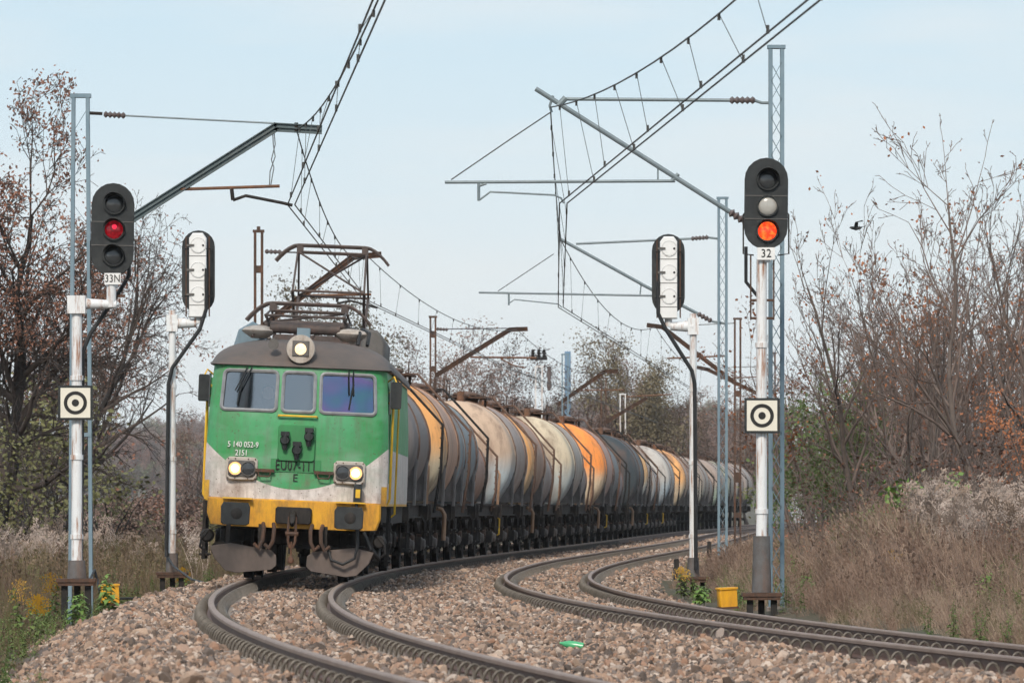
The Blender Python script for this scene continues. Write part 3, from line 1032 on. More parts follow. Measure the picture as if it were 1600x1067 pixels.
b.tube([(0.0, 0.5, 1.02), (0.0, 0.28, 1.04), (0.0, 0.15, 1.0), (0.0, 0.12, 0.92), (0.0, 0.2, 0.87)], [0.06, 0.055, 0.05, 0.045, 0.03], 8)
b.build('draw_hook', 'dark', cp)
b = MB()
for sd in (-1, 1):
    b.tube([(sd * 0.05, 0.2, 1.0), (sd * 0.06, 0.16, 0.82), (sd * 0.055, 0.17, 0.62), (sd * 0.02, 0.17, 0.52)], 0.022, 6)
b.cyl((-0.10, 0.17, 0.74), (0.10, 0.17, 0.74), 0.035, n=8)
b.tube([(0.0, 0.17, 0.62), (0.0, 0.16, 0.36)], 0.016, 6)
b.lathe([(0.0, -0.07), (0.045, -0.05), (0.055, 0.0), (0.03, 0.05), (0.0, 0.06)], (0.0, 0.16, 0.34), 'z', 10)
b.build('screw_coupling', 'rust', cp)
b = MB()
b.cbox((0.98, 0.50, 1.40), (0.13, 0.12, 0.30), 0.02)
jb = b.build('jumper_box', 'black', loco)
b = MB(); b.box((0.985, 0.435, 1.40), (0.07, 0.01, 0.13)); b.build('warning_label', 'railyellow', jb)
b = MB(); b.tube([(0.97, 0.5, 1.25), (0.99, 0.42, 1.0), (1.02, 0.30, 0.6), (0.98, 0.30, 0.40), (0.80, 0.30, 0.30), (0.62, 0.32, 0.36), (0.56, 0.4, 0.52)], 0.024, 8)
b.build('jumper_cable', 'rubber', loco)
b = MB(); b.tube([(1.1, 0.6, 0.8), (1.22, 0.55, 0.55), (1.34, 0.7, 0.40), (1.32, 1.1, 0.62)], 0.03, 8); b.build('jumper_cable', 'rubber', loco)

# underframe and bogies
b = MB(); b.box((0, 8.0, 1.08), (2.7, 14.0, 0.30)); b.box((0, 1.4, 0.95), (2.2, 0.9, 0.35)); b.build('underframe', 'dark', loco)
def wheelset(parent, yc, r, half=0.753):
    b = MB(); b.cyl((-1.0, yc, r), (1.0, yc, r), 0.085, n=10)
    ax = b.build('axle', 'dark', parent)
    for sd in (-1, 1):
        b = MB()
        b.lathe([(0.05, -0.07), (r - 0.10, -0.05), (r - 0.06, -0.07), (r, -0.07), (r, 0.05), (r + 0.028, 0.055), (r + 0.028, 0.085), (r - 0.06, 0.085),
                 (r - 0.10, 0.05), (0.05, 0.07)] if sd < 0 else
                [(0.05, -0.07), (r - 0.10, -0.05), (r - 0.06, -0.085), (r + 0.028, -0.085), (r + 0.028, -0.055), (r, -0.05), (r, 0.07), (r - 0.06, 0.07),
                 (r - 0.10, 0.05), (0.05, 0.07)], (sd * half, yc, r), 'x', 28)
        b.build('wheel', 'dark', ax)
    return ax
for y0 in (4.0, 12.0):
    bo = MB()
    for sd in (-1, 1):
        bo.box((sd * 1.08, y0, 0.72), (0.14, 3.9, 0.24))
        for yy in (-1.5, 1.5):
            bo.box((sd * 1.10, y0 + yy, 0.625), (0.22, 0.42, 0.36))
    bo.box((0, y0, 0.7), (2.1, 0.5, 0.3)); bo.box((0, y0 - 1.95, 0.66), (2.2, 0.14, 0.2)); bo.box((0, y0 + 1.95, 0.66), (2.2, 0.14, 0.2))
    bg_ = bo.build('bogie', 'under', loco)
    for sd in (-1, 1):
        for yy in (-1.5, 1.5):
            b = MB(); b.lathe([(0.12, -0.08), (0.15, -0.04), (0.15, 0.05), (0.10, 0.08)], (sd * 1.22, y0 + yy, 0.625), 'x', 16)
            b.build('axle_box', 'under', bg_)
            for q in (-0.42, 0.42):
                b = MB(); b.lathe([(0.08, -0.16), (0.095, -0.1), (0.08, -0.05), (0.095, 0.0), (0.08, 0.05), (0.095, 0.1), (0.08, 0.16)], (sd * 1.12, y0 + yy + q, 0.60), 'z', 12)
                b.build('spring', 'under', bg_)
    for yy in (-1.5, 1.5):
        ax = wheelset(loco, y0 + yy, 0.625)
for sd in (-1, 1):
    b = MB(); b.box((sd * 0.95, 1.5, 0.42), (0.28, 0.9, 0.32)); b.cyl((sd * 1.15, 0.9, 0.45), (sd * 1.15, 2.0, 0.45), 0.13, n=12)
    b.build('air_reservoir', 'dark', loco)
    b = MB(); b.tube([(sd * 1.30, 0.75, 0.75), (sd * 1.42, 0.72, 0.62), (sd * 1.44, 0.72, 0.48), (sd * 1.33, 0.74, 0.40)], 0.022, 7)
    b.lathe([(0.08, -0.12), (0.11, -0.06), (0.11, 0.06), (0.08, 0.12)], (sd * 1.34, 0.85, 0.66), 'y', 12)
    b.build('brake_pipe', 'dark', loco)


# pantographs
def pantograph(y0, raised):
    root = bpy.data.objects.new('pantograph', None); COL.objects.link(root); root.parent = loco
    root.location = (0, y0, 0)
    zb = 4.02
    b = MB()
    for sd in (-1, 1):
        b.beam((sd * 0.62, -0.9, zb), (sd * 0.62, 0.9, zb), 0.06, 0.07)
    for yy in (-0.85, 0.0, 0.85):
        b.cyl((-0.66, yy, zb), (0.66, yy, zb), 0.055 if yy else 0.07, n=10)
    b.build('base_frame', 'panto', root)
    for sd in (-1, 1):
        for yy in (-0.8, 0.8):
            b = MB()
            b.lathe([(0.05, -0.20), (0.09, -0.16), (0.05, -0.12), (0.09, -0.08), (0.05, -0.04), (0.08, 0.0)], (sd * 0.70, yy, zb - 0.02), 'z', 12)
            b.build('insulator', 'lampcase', root)
    if raised:
        zk, yk, zh, yh = 4.88, 1.25, 5.60, 0.22
    else:
        zk, yk, zh, yh = 4.14, 1.45, 4.26, 0.22
    for q in (-1, 1):
        b = MB()
        for sd in (-1, 1):
            b.tube([(sd * 0.60, -q * 0.25, zb), (sd * 0.62, q * yk, zk)], 0.026, 6)
        b.tube([(-0.62, q * yk, zk), (0.62, q * yk, zk)], 0.024, 6)
        b.build('lower_arm', 'panto', root)
        b = MB()
        for sd in (-1, 1):
            b.tube([(sd * 0.62, q * yk, zk), (sd * 0.60, q * yh, zh)], 0.019, 6)
        if q > 0 or raised:
            b.tube([(-0.62 * q, q * yk, zk), (0.60 * q, q * yh, zh)], 0.018, 6)
        b.tube([(-0.60, q * yh, zh), (0.60, q * yh, zh)], 0.022, 6)
        b.build('upper_arm', 'panto', root)
        b = MB()
        pts = []
        for k in range(25):
            u = -1 + k / 12.0
            x = u * 0.99
            a = max(0, abs(x) - 0.56)
            pts.append((x, q * yh, zh + 0.12 - 1.35 * a * a - 0.12 * max(0, a - 0.1)))
        b.tube(pts, 0.028, 6)
        for sd in (-1, 1):
            b.box((sd * 0.57, q * yh, zh + 0.05), (0.10, 0.08, 0.12))
        b.build('collector_bow', 'panto', root)


pantograph(3.2, False)
pantograph(12.4, True)
# roof equipment
b = MB()
b.tube([(-0.55, 1.9, 3.95), (0.55, 1.9, 3.95)], 0.085, 10)
b.build('roof_reservoir', 'panto', loco)
for x in (-0.62, 0.62):
    b = MB(); b.lathe([(0.12, -0.12), (0.26, -0.03), (0.28, 0.0), (0.22, 0.05), (0.10, 0.08)], (x + (0.1 if x > 0 else -0.1), 2.0, 3.90), 'z', 18)
    b.build('insulator_disc', 'lampcase', loco)
b = MB(); b.prism([(-1.16, 3.62), (-0.66, 3.78), (-0.70, 3.98), (-0.86, 4.06), (-1.08, 3.92)][::-1], 2.6, 3.6, 0.03); b.build('roof_vent', 'greysteel', loco)
b = MB(); b.prism([(0.72, 3.6), (1.14, 3.5), (1.16, 3.9), (1.02, 4.10), (0.80, 4.12)], 6.0, 9.5, 0.04); b.build('roof_resistor_box', 'greyplate', loco)
b = MB(); b.prism([(-0.9, 3.70), (0.9, 3.70), (0.7, 4.0), (-0.7, 4.0)], 7.0, 9.0, 0.04); b.build('roof_hatch', 'panto', loco)
for k in range(6):
    b = MB()
    x = -0.8 + 0.32 * k + rng.uniform(-.05, .05)
    b.tube([(x, 1.7, 3.80), (x + 0.05, 2.4, 3.98), (x - 0.03, 4.8, 3.95)], 0.018, 5); b.build('roof_cable', 'panto', loco)
for x in (0.85, 1.0):
    b = MB(); b.tube([(x, 1.6, 3.72), (x + 0.02, 1.8, 3.92), (x - 0.12, 2.6, 4.0)], 0.03, 6); b.build('roof_cable', 'rubber', loco)

# driver
drv = thing('person', 'driver in a dark jacket seated behind the left windscreen of the locomotive', 'person')
drv.location = loco.matrix_basis @ Vector((-0.52, 1.65, 2.08)); drv.rotation_euler = loco.rotation_euler
verts = [(0, 0.05, 0.0), (0, 0.05, 0.28), (0, 0.04, 0.52), (0, 0.01, 0.66), (0, -0.02, 0.76), (0, -0.03, 0.90),
         (-0.20, 0.03, 0.55), (-0.26, -0.10, 0.28), (-0.20, -0.36, 0.30), (0.20, 0.03, 0.55), (0.27, -0.10, 0.28), (0.20, -0.36, 0.30)]
edges = [(0, 1), (1, 2), (2, 3), (3, 4), (4, 5), (2, 6), (6, 7), (7, 8), (2, 9), (9, 10), (10, 11)]
rad = [(.17, .13), (.17, .12), (.18, .11), (.065, .065), (.085, .10), (.07, .085), (.075, .075), (.055, .055), (.04, .04), (.075, .075), (.055, .055), (.04, .04)]
me = bpy.data.meshes.new('driver_body'); me.from_pydata(verts, edges, [])
me.materials.append(M['jacket']); me.materials.append(M['skin'])
ob = mesh_obj('body', me, drv)
sk = ob.modifiers.new('skin', 'SKIN')
for v, r_ in zip(me.skin_vertices[0].data, rad):
    v.radius = r_
me.skin_vertices[0].data[0].use_root = True
ob.modifiers.new('sub', 'SUBSURF').levels = 2
ob.modifiers['sub'].render_levels = 2
b = MB()
prof = []
b.lathe([(0.0, -0.135), (0.05, -0.125), (0.075, -0.07), (0.086, 0.0), (0.082, 0.06), (0.05, 0.105), (0.0, 0.115)], (0, -0.035, 0.84), 'z', 14)
b.tube([(0, -0.12, 0.87), (0, -0.145, 0.825), (0, -0.12, 0.815)], 0.014, 5)
for sd in (-1, 1):
    b.lathe([(0.0, -0.02), (0.03, 0.0), (0.0, 0.02)], (sd * 0.088, -0.03, 0.84), 'x', 8)
    b.lathe([(0.0, -0.008), (0.014, 0.0), (0.0, 0.008)], (sd * 0.032, -0.115, 0.855), 'y', 8)
b.tube([(-0.028, -0.118, 0.785), (0, -0.124, 0.782), (0.028, -0.118, 0.785)], 0.006, 4)
b.build('head', 'skin', drv)
b = MB(); b.lathe([(0.093, -0.03), (0.094, 0.03), (0.07, 0.09), (0.0, 0.125)], (0, -0.015, 0.86), 'z', 14); b.build('hair', 'hair', drv)

M['boxpale'] = pm('axle_box_dusty', (0.19, 0.165, 0.15), (0.10, 0.09, 0.085), 7, 0.75, dirt=(0.05, 0.045, 0.04), damt=0.6, dscale=6)
# ------------------------------------------------------------------ tank wagons
def tank_mat(name, up, low, rear, split=0.40, seam=0.42):
    """paint and weathering of one tank: clean fore part (two tones), dirtier rear part, spills from the hatch"""
    m, nt, b = nodes_of(name)
    N, L = nt.nodes, nt.links
    tc = N.new('ShaderNodeTexCoord')
    sp = N.new('ShaderNodeSeparateXYZ'); L.new(tc.outputs['Object'], sp.inputs[0])
    def noise(sc, det, st=(1, 1, 1), ro=0.65):
        mp = N.new('ShaderNodeMapping'); mp.inputs['Scale'].default_value = st
        oi = N.new('ShaderNodeObjectInfo')
        L.new(oi.outputs['Location'], mp.inputs['Location'])
        L.new(tc.outputs['Object'], mp.inputs[0])
        n = N.new('ShaderNodeTexNoise'); n.inputs['Scale'].default_value = sc; n.inputs['Detail'].default_value = det
        n.inputs['Roughness'].default_value = ro
        L.new(mp.outputs[0], n.inputs['Vector'])
        return n.outputs[0]
    def rng_(v, a, c, lo, hi):
        n = N.new('ShaderNodeMapRange'); n.interpolation_type = 'SMOOTHSTEP'
        for k, q in enumerate((a, c, lo, hi)):
            n.inputs[k + 1].default_value = q
        L.new(v, n.inputs[0]); return n.outputs[0]
    def mix(f, a, c):
        n = N.new('ShaderNodeMix'); n.data_type = 'RGBA'
        L.new(f, n.inputs[0])
        for k, q in ((6, a), (7, c)):
            if hasattr(q, 'links'): L.new(q, n.inputs[k])
            else: n.inputs[k].default_value = (*q, 1)
        return n.outputs[2]
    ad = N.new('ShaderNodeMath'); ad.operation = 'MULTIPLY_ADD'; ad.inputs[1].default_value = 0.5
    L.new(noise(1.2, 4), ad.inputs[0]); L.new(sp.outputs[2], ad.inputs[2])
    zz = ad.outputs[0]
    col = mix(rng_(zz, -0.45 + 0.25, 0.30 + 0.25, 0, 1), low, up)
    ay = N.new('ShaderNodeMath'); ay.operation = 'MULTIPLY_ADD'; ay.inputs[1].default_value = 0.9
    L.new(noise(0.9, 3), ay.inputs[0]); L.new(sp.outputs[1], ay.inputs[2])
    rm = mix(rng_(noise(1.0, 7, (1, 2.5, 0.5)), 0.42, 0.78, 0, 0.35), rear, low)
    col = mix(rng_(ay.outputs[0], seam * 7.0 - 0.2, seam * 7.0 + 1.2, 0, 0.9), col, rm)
    st = noise(2.2, 8, (1, 2.2, 0.18), 0.72)
    col = mix(rng_(st, 0.45, 0.72, 0, 0.72), col, (0.13, 0.085, 0.07))
    spill = noise(0.8, 5, (1.0, 1.6, 0.25), 0.6)
    col = mix(rng_(spill, 0.52, 0.66, 0, 0.55), col, (0.20, 0.115, 0.085))
    col = mix(rng_(noise(14, 4), 0.62, 0.76, 0, 0.5), col, (0.16, 0.10, 0.075))
    L.new(col, b.inputs['Base Color'])
    b.inputs['Roughness'].default_value = 0.55
    b.inputs['Specular IOR Level'].default_value = 0.3
    return m


def wagon_proto_meshes(Rt):
    pass


PITCH = 8.65
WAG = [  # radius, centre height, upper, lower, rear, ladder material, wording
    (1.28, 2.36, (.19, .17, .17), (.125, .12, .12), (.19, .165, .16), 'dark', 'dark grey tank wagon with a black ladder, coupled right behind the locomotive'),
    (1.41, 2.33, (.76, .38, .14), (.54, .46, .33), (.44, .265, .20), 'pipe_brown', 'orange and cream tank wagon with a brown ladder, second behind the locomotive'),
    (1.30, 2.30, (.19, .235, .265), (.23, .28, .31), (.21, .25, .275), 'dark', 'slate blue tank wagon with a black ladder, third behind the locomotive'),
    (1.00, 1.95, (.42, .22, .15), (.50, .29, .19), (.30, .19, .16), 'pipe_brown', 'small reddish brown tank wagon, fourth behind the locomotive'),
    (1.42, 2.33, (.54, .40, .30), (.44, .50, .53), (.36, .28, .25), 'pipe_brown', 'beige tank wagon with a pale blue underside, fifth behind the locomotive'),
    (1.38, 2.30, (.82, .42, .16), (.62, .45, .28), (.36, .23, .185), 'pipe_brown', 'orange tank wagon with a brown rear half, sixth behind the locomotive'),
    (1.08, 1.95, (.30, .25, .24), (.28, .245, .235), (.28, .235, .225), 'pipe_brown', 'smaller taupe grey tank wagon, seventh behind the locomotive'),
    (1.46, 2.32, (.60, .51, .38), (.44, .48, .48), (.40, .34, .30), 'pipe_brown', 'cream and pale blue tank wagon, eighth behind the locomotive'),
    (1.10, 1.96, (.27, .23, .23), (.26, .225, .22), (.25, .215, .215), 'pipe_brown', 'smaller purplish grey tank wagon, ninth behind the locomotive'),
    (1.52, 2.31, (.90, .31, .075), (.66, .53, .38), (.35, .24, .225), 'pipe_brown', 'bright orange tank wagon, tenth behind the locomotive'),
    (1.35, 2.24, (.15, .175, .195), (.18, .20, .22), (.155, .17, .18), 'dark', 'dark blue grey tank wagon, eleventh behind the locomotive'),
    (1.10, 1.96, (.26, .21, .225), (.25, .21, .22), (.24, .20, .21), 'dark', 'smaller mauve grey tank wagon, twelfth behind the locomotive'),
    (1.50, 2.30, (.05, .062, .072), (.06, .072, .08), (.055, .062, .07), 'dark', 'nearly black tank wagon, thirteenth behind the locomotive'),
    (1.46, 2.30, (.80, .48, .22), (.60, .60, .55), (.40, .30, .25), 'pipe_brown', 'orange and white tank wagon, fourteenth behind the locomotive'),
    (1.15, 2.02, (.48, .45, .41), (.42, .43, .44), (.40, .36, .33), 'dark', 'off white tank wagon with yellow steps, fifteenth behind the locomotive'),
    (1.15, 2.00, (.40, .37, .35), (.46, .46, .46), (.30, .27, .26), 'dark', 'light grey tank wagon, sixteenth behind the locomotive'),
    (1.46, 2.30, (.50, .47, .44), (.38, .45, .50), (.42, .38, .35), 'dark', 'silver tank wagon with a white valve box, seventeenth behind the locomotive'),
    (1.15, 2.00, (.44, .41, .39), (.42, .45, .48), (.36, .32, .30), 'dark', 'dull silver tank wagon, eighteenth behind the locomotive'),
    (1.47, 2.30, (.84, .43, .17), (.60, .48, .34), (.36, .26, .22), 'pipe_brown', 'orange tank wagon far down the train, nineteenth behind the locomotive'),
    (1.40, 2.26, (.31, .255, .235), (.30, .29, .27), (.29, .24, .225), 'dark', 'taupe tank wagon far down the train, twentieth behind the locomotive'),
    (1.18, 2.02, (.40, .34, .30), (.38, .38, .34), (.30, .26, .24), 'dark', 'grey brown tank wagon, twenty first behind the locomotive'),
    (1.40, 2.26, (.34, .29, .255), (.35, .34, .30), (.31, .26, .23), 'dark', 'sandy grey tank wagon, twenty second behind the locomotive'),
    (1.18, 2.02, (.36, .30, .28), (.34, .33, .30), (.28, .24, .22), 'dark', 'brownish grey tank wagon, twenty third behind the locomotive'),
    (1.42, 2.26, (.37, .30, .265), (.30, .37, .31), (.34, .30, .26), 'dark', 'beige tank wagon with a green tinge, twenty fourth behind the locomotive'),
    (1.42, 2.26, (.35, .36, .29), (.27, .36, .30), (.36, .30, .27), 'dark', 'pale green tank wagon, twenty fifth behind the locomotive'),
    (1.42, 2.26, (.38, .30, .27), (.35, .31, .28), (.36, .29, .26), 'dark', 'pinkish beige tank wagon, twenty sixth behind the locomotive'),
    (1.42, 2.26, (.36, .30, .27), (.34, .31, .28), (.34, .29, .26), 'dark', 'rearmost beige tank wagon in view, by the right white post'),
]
_shared = {}


def shared(key, fn):
    if key not in _shared:
        o = fn()
        _shared[key] = o.data
        bpy.data.objects.remove(o)
    return _shared[key]


def m_frame():
    b = MB()
    for sd in (-1, 1):
        b.box((sd * 1.02, 4.32, 1.13), (0.10, 7.1, 0.26)); b.box((sd * 1.07, 4.32, 1.25), (0.16, 7.1, 0.025)); b.box((sd * 1.07, 4.32, 1.005), (0.16, 7.1, 0.025))
    for y in (2.1, 4.3, 6.5):
        b.box((0, y, 1.12), (1.95, 0.12, 0.2))
    b.box((0, 4.32, 1.30), (1.4, 6.6, 0.06))
    return b.build('frame', 'under')


def m_head():
    b = MB(); b.cbox((0, 0, 0), (2.5, 0.14, 0.34), 0.03)
    return b.build('headstock', 'under')


def m_buffer():
    b = MB()
    b.lathe([(0.0, -0.015), (0.16, -0.01), (0.22, 0.01), (0.22, 0.05), (0.09, 0.08), (0.08, 0.30), (0.12, 0.31), (0.13, 0.60)], (0, 0, 0), 'y', 16)
    return b.build('buffer', 'dark')


def m_guard():
    b = MB()
    b.prism([(-0.50, 0.50), (-0.14, -0.05), (-0.12, -0.28), (0.12, -0.28), (0.14, -0.05), (0.50, 0.50)], -0.02, 0.02)
    b.box((0, -0.09, -0.03), (0.26, 0.2, 0.26)); b.lathe([(0.07, -0.26), (0.10, -0.22), (0.10, -0.18)], (0, 0, -0.03), 'y', 10)
    o = b.build('axle_guard', 'under')
    for v in o.data.vertices:
        v.co = Vector((-v.co.y, v.co.x, v.co.z))
    return o


def m_abox():
    b = MB(); b.cbox((0, 0, 0), (0.22, 0.20, 0.26), 0.03); b.lathe([(0.10, 0.10), (0.10, 0.15), (0.06, 0.17), (0.0, 0.17)], (0, 0, 0), 'x', 12)
    return b.build('axle_box', 'boxpale')


def m_grip():
    b = MB(); b.tube([(1.20, 0.25, 0.95), (1.27, 0.25, 0.92), (1.27, 0.25, 0.55), (1.20, 0.25, 0.52)], 0.018, 5)
    return b.build('corner_grip', 'railyellow')


def m_tanpipe():
    b = MB(); b.tube([(1.08, 0, 1.18), (1.20, 0, 1.15), (1.26, 0, 1.05), (1.26, 0, 0.52)], 0.045, 8)
    return b.build('drain_pipe', 'pipe_tan')


def m_beam():  # dark brake rigging, added to fill the shadowed gap between the wheels
    b = MB(); b.box((0, 0, 0), (1.9, 0.06, 0.10)); b.tube([(0.2, 0, 0), (0.2, 1.6, 0.1)], 0.025, 5); b.tube([(-0.2, 0, 0), (-0.2, 1.6, 0.1)], 0.025, 5)
    return b.build('brake_beam', 'dark')


def m_spring():
    b = MB()
    for k in range(6):
        L_ = 0.62 - 0.095 * k
        b.box((0, 0, -0.03 * k + 0.0), (0.10, 2 * L_, 0.024))
    b.box((0, 0, -0.07), (0.13, 0.12, 0.22))
    return b.build('leaf_spring', 'under')


def m_wheel():
    b = MB(); r = 0.47
    b.lathe([(0.05, -0.07), (r - 0.10, -0.04), (r - 0.06, -0.06), (r, -0.06), (r, 0.05), (r + 0.028, 0.055), (r + 0.028, 0.085), (r - 0.06, 0.085), (r - 0.10, 0.04), (0.05, 0.07)],
            (0, 0, 0), 'x', 22)
    return b.build('wheel', 'dark')


def m_axle():
    b = MB(); b.cyl((-1.0, 0, 0), (1.0, 0, 0), 0.075, n=8)
    return b.build('axle', 'dark')


def m_shoe():
    b = MB(); b.prism([(-0.06, -0.18), (0.05, -0.18), (0.05, 0.18), (-0.06, 0.18)], -0.05, 0.05)
    b.tube([(0, 0, 0.15), (0, 0, 0.55)], 0.025, 5); b.box((0, 0.1, -0.25), (0.05, 0.2, 0.06))
    return b.build('brake_shoe', 'under')


def m_saddle(Rt, Zc):
    def f():
        b = MB()
        for sd in (-1, 1):
            x0, x1 = sd * 0.70, sd * (Rt * 0.93)
            zt = Zc - math.sqrt(max(Rt * Rt - (Rt * 0.93) ** 2, 0.01)) + 0.20
            b.prism([(sd * 0.62, 1.32), (x1 * 1.0 + sd * 0.06, 1.32), (x1 + sd * 0.10, zt), (x1 - sd * 0.05, zt), (sd * 0.62, 1.36)][::(1 if sd > 0 else -1)], -0.06, 0.06)
            b.box((x1 + sd * 0.06, 0, (1.28 + zt) / 2), (0.05, 0.20, zt - 1.28 + 0.1))
        return b.build('saddle', 'saddle')
    return shared(('sad', Rt, Zc), f)


def m_tank(Rt):
    b = MB()
    L0, L1 = 0.75, 7.9
    prof = []
    for k in range(9):
        t = k / 8 * math.pi / 2
        prof.append((Rt * math.sin(t), L0 + 0.42 * (1 - math.cos(t))))
    prof += [(Rt, 2.2), (Rt + 0.018, 2.22), (Rt + 0.018, 2.30), (Rt, 2.32), (Rt, 4.3), (Rt, 6.3), (Rt + 0.018, 6.32), (Rt + 0.018, 6.40), (Rt, 6.42)]
    for k in range(9):
        t = math.pi / 2 - k / 8 * math.pi / 2
        prof.append((Rt * math.sin(t), L1 - 0.42 * (1 - math.cos(t))))
    b.lathe(prof, (0, 0, 0), 'y', 44)
    return b


def m_strap(Rt):
    b = MB()
    pts = []
    for k in range(33):
        a = R(-60 + 300 * k / 32)
        pts.append(((Rt + 0.028) * math.cos(a), 0, (Rt + 0.028) * math.sin(a)))
    b.tube(pts, 0.014, 5)
    return b.build('strap', 'pipe_brown')


def m_ladder(Rt, Zc):
    b = MB()
    zt = Zc + Rt + 0.22
    for dy in (-0.17, 0.17):
        b.tube([(0.25, dy, zt), (0.45, dy, zt), (Rt + 0.20, dy, Zc + 0.46), (Rt + 0.20, dy, Zc - 0.4), (Rt + 0.10, dy, 1.1)], 0.022, 5)
    for k in range(9):
        t = k / 8
        z = 1.2 + t * (Zc + 0.4 - 1.2)
        b.cyl((Rt + 0.17, -0.19, z), (Rt + 0.17, 0.19, z), 0.014, n=5)
    for k in range(1, 6):
        t = k / 6
        p = Vector((0.45, 0, zt)).lerp(Vector((Rt + 0.20, 0, Zc + 0.46)), t)
        b.cyl(p + Vector((0, -0.19, 0)), p + Vector((0, 0.19, 0)), 0.014, n=5)
    return b


def m_walkway():
    b = MB()
    b.box((0, 4.3, 0.13), (1.1, 2.0, 0.035))
    for k in range(7):
        b.box((-0.45 + 0.15 * k, 4.3, 0.16), (0.03, 2.0, 0.03))
    for sd in (-1, 1):
        for y in (3.4, 5.2):
            b.box((sd * 0.42, y, 0.03), (0.06, 0.06, 0.24))
    return b.build('walkway', 'rust')


def m_rail():
    b = MB()
    for y in (3.35, 4.3, 5.25):
        for sd in (-1,):
            b.tube([(sd * 0.5, y, 0.12), (sd * 0.5, y, 0.55)], 0.015, 5)
    b.tube([(-0.5, 3.35, 0.55), (-0.5, 5.25, 0.55)], 0.016, 5)
    b.tube([(0.5, 3.35, 0.12), (0.5, 3.35, 0.38), (0.5, 3.9, 0.40)], 0.015, 5)
    return b.build('walkway_railing', 'rust')


def m_hatch():
    b = MB()
    b.lathe([(0.30, -0.12), (0.30, 0.18), (0.34, 0.19), (0.34, 0.23), (0.22, 0.27), (0.0, 0.29)], (0, 4.3, 0), 'z', 18)
    b.cyl((0.0, 5.6, -0.1), (0, 5.6, 0.22), 0.08, n=8); b.cyl((0, 3.0, -0.1), (0, 3.0, 0.2), 0.07, n=8)
    return b.build('hatch', 'pipe_brown')


def m_pipe():
    b = MB()
    b.tube([(0.05, 1.6, 0.16), (0.05, 4.0, 0.17)], 0.06, 8); b.cyl((0.05, 1.6, -0.05), (0.05, 1.6, 0.24), 0.09, n=10)
    b.tube([(-0.25, 4.6, 0.13), (-0.25, 7.0, 0.10)], 0.04, 7)
    return b.build('vapour_pipe', 'rustbar')


def m_endrail():
    b = MB()
    b.tube([(1.16, 0.35, 1.0), (1.18, 0.35, 2.0), (1.12, 0.42, 2.08), (1.12, 0.62, 2.08), (1.14, 0.66, 2.0), (1.12, 0.66, 1.1)], 0.024, 6)
    return b.build('end_handrail', 'pipe_tan')


def m_step():
    b = MB()
    b.tube([(1.12, 0.0, 1.05), (1.22, 0.0, 0.9), (1.22, 0.0, 0.42)], 0.022, 5); b.tube([(1.12, 0.4, 1.05), (1.22, 0.4, 0.9), (1.22, 0.4, 0.42)], 0.022, 5)
    b.box((1.22, 0.2, 0.43), (0.16, 0.45, 0.03)); b.box((1.22, 0.2, 0.72), (0.14, 0.45, 0.03))
    return b.build('footstep', 'under')


def m_outlet():
    b = MB()
    b.tube([(0, 4.3, 1.0), (0, 4.3, 0.62), (0.9, 4.3, 0.56), (1.12, 4.3, 0.56)], 0.07, 8)
    b.lathe([(0.09, 0.0), (0.11, 0.02), (0.11, 0.08), (0.0, 0.09)], (1.10, 4.3, 0.56), 'x', 12)
    return b.build('outlet_valve', 'rust')


def m_cyl():
    b = MB(); b.cyl((0.3, 3.2, 0.75), (0.3, 3.9, 0.75), 0.17, n=14); b.box((0.85, 5.0, 0.8), (0.3, 0.6, 0.3)); b.tube([(-0.5, 1.0, 0.8), (-0.5, 7.5, 0.8)], 0.03, 5)
    return b.build('brake_cylinder', 'under')


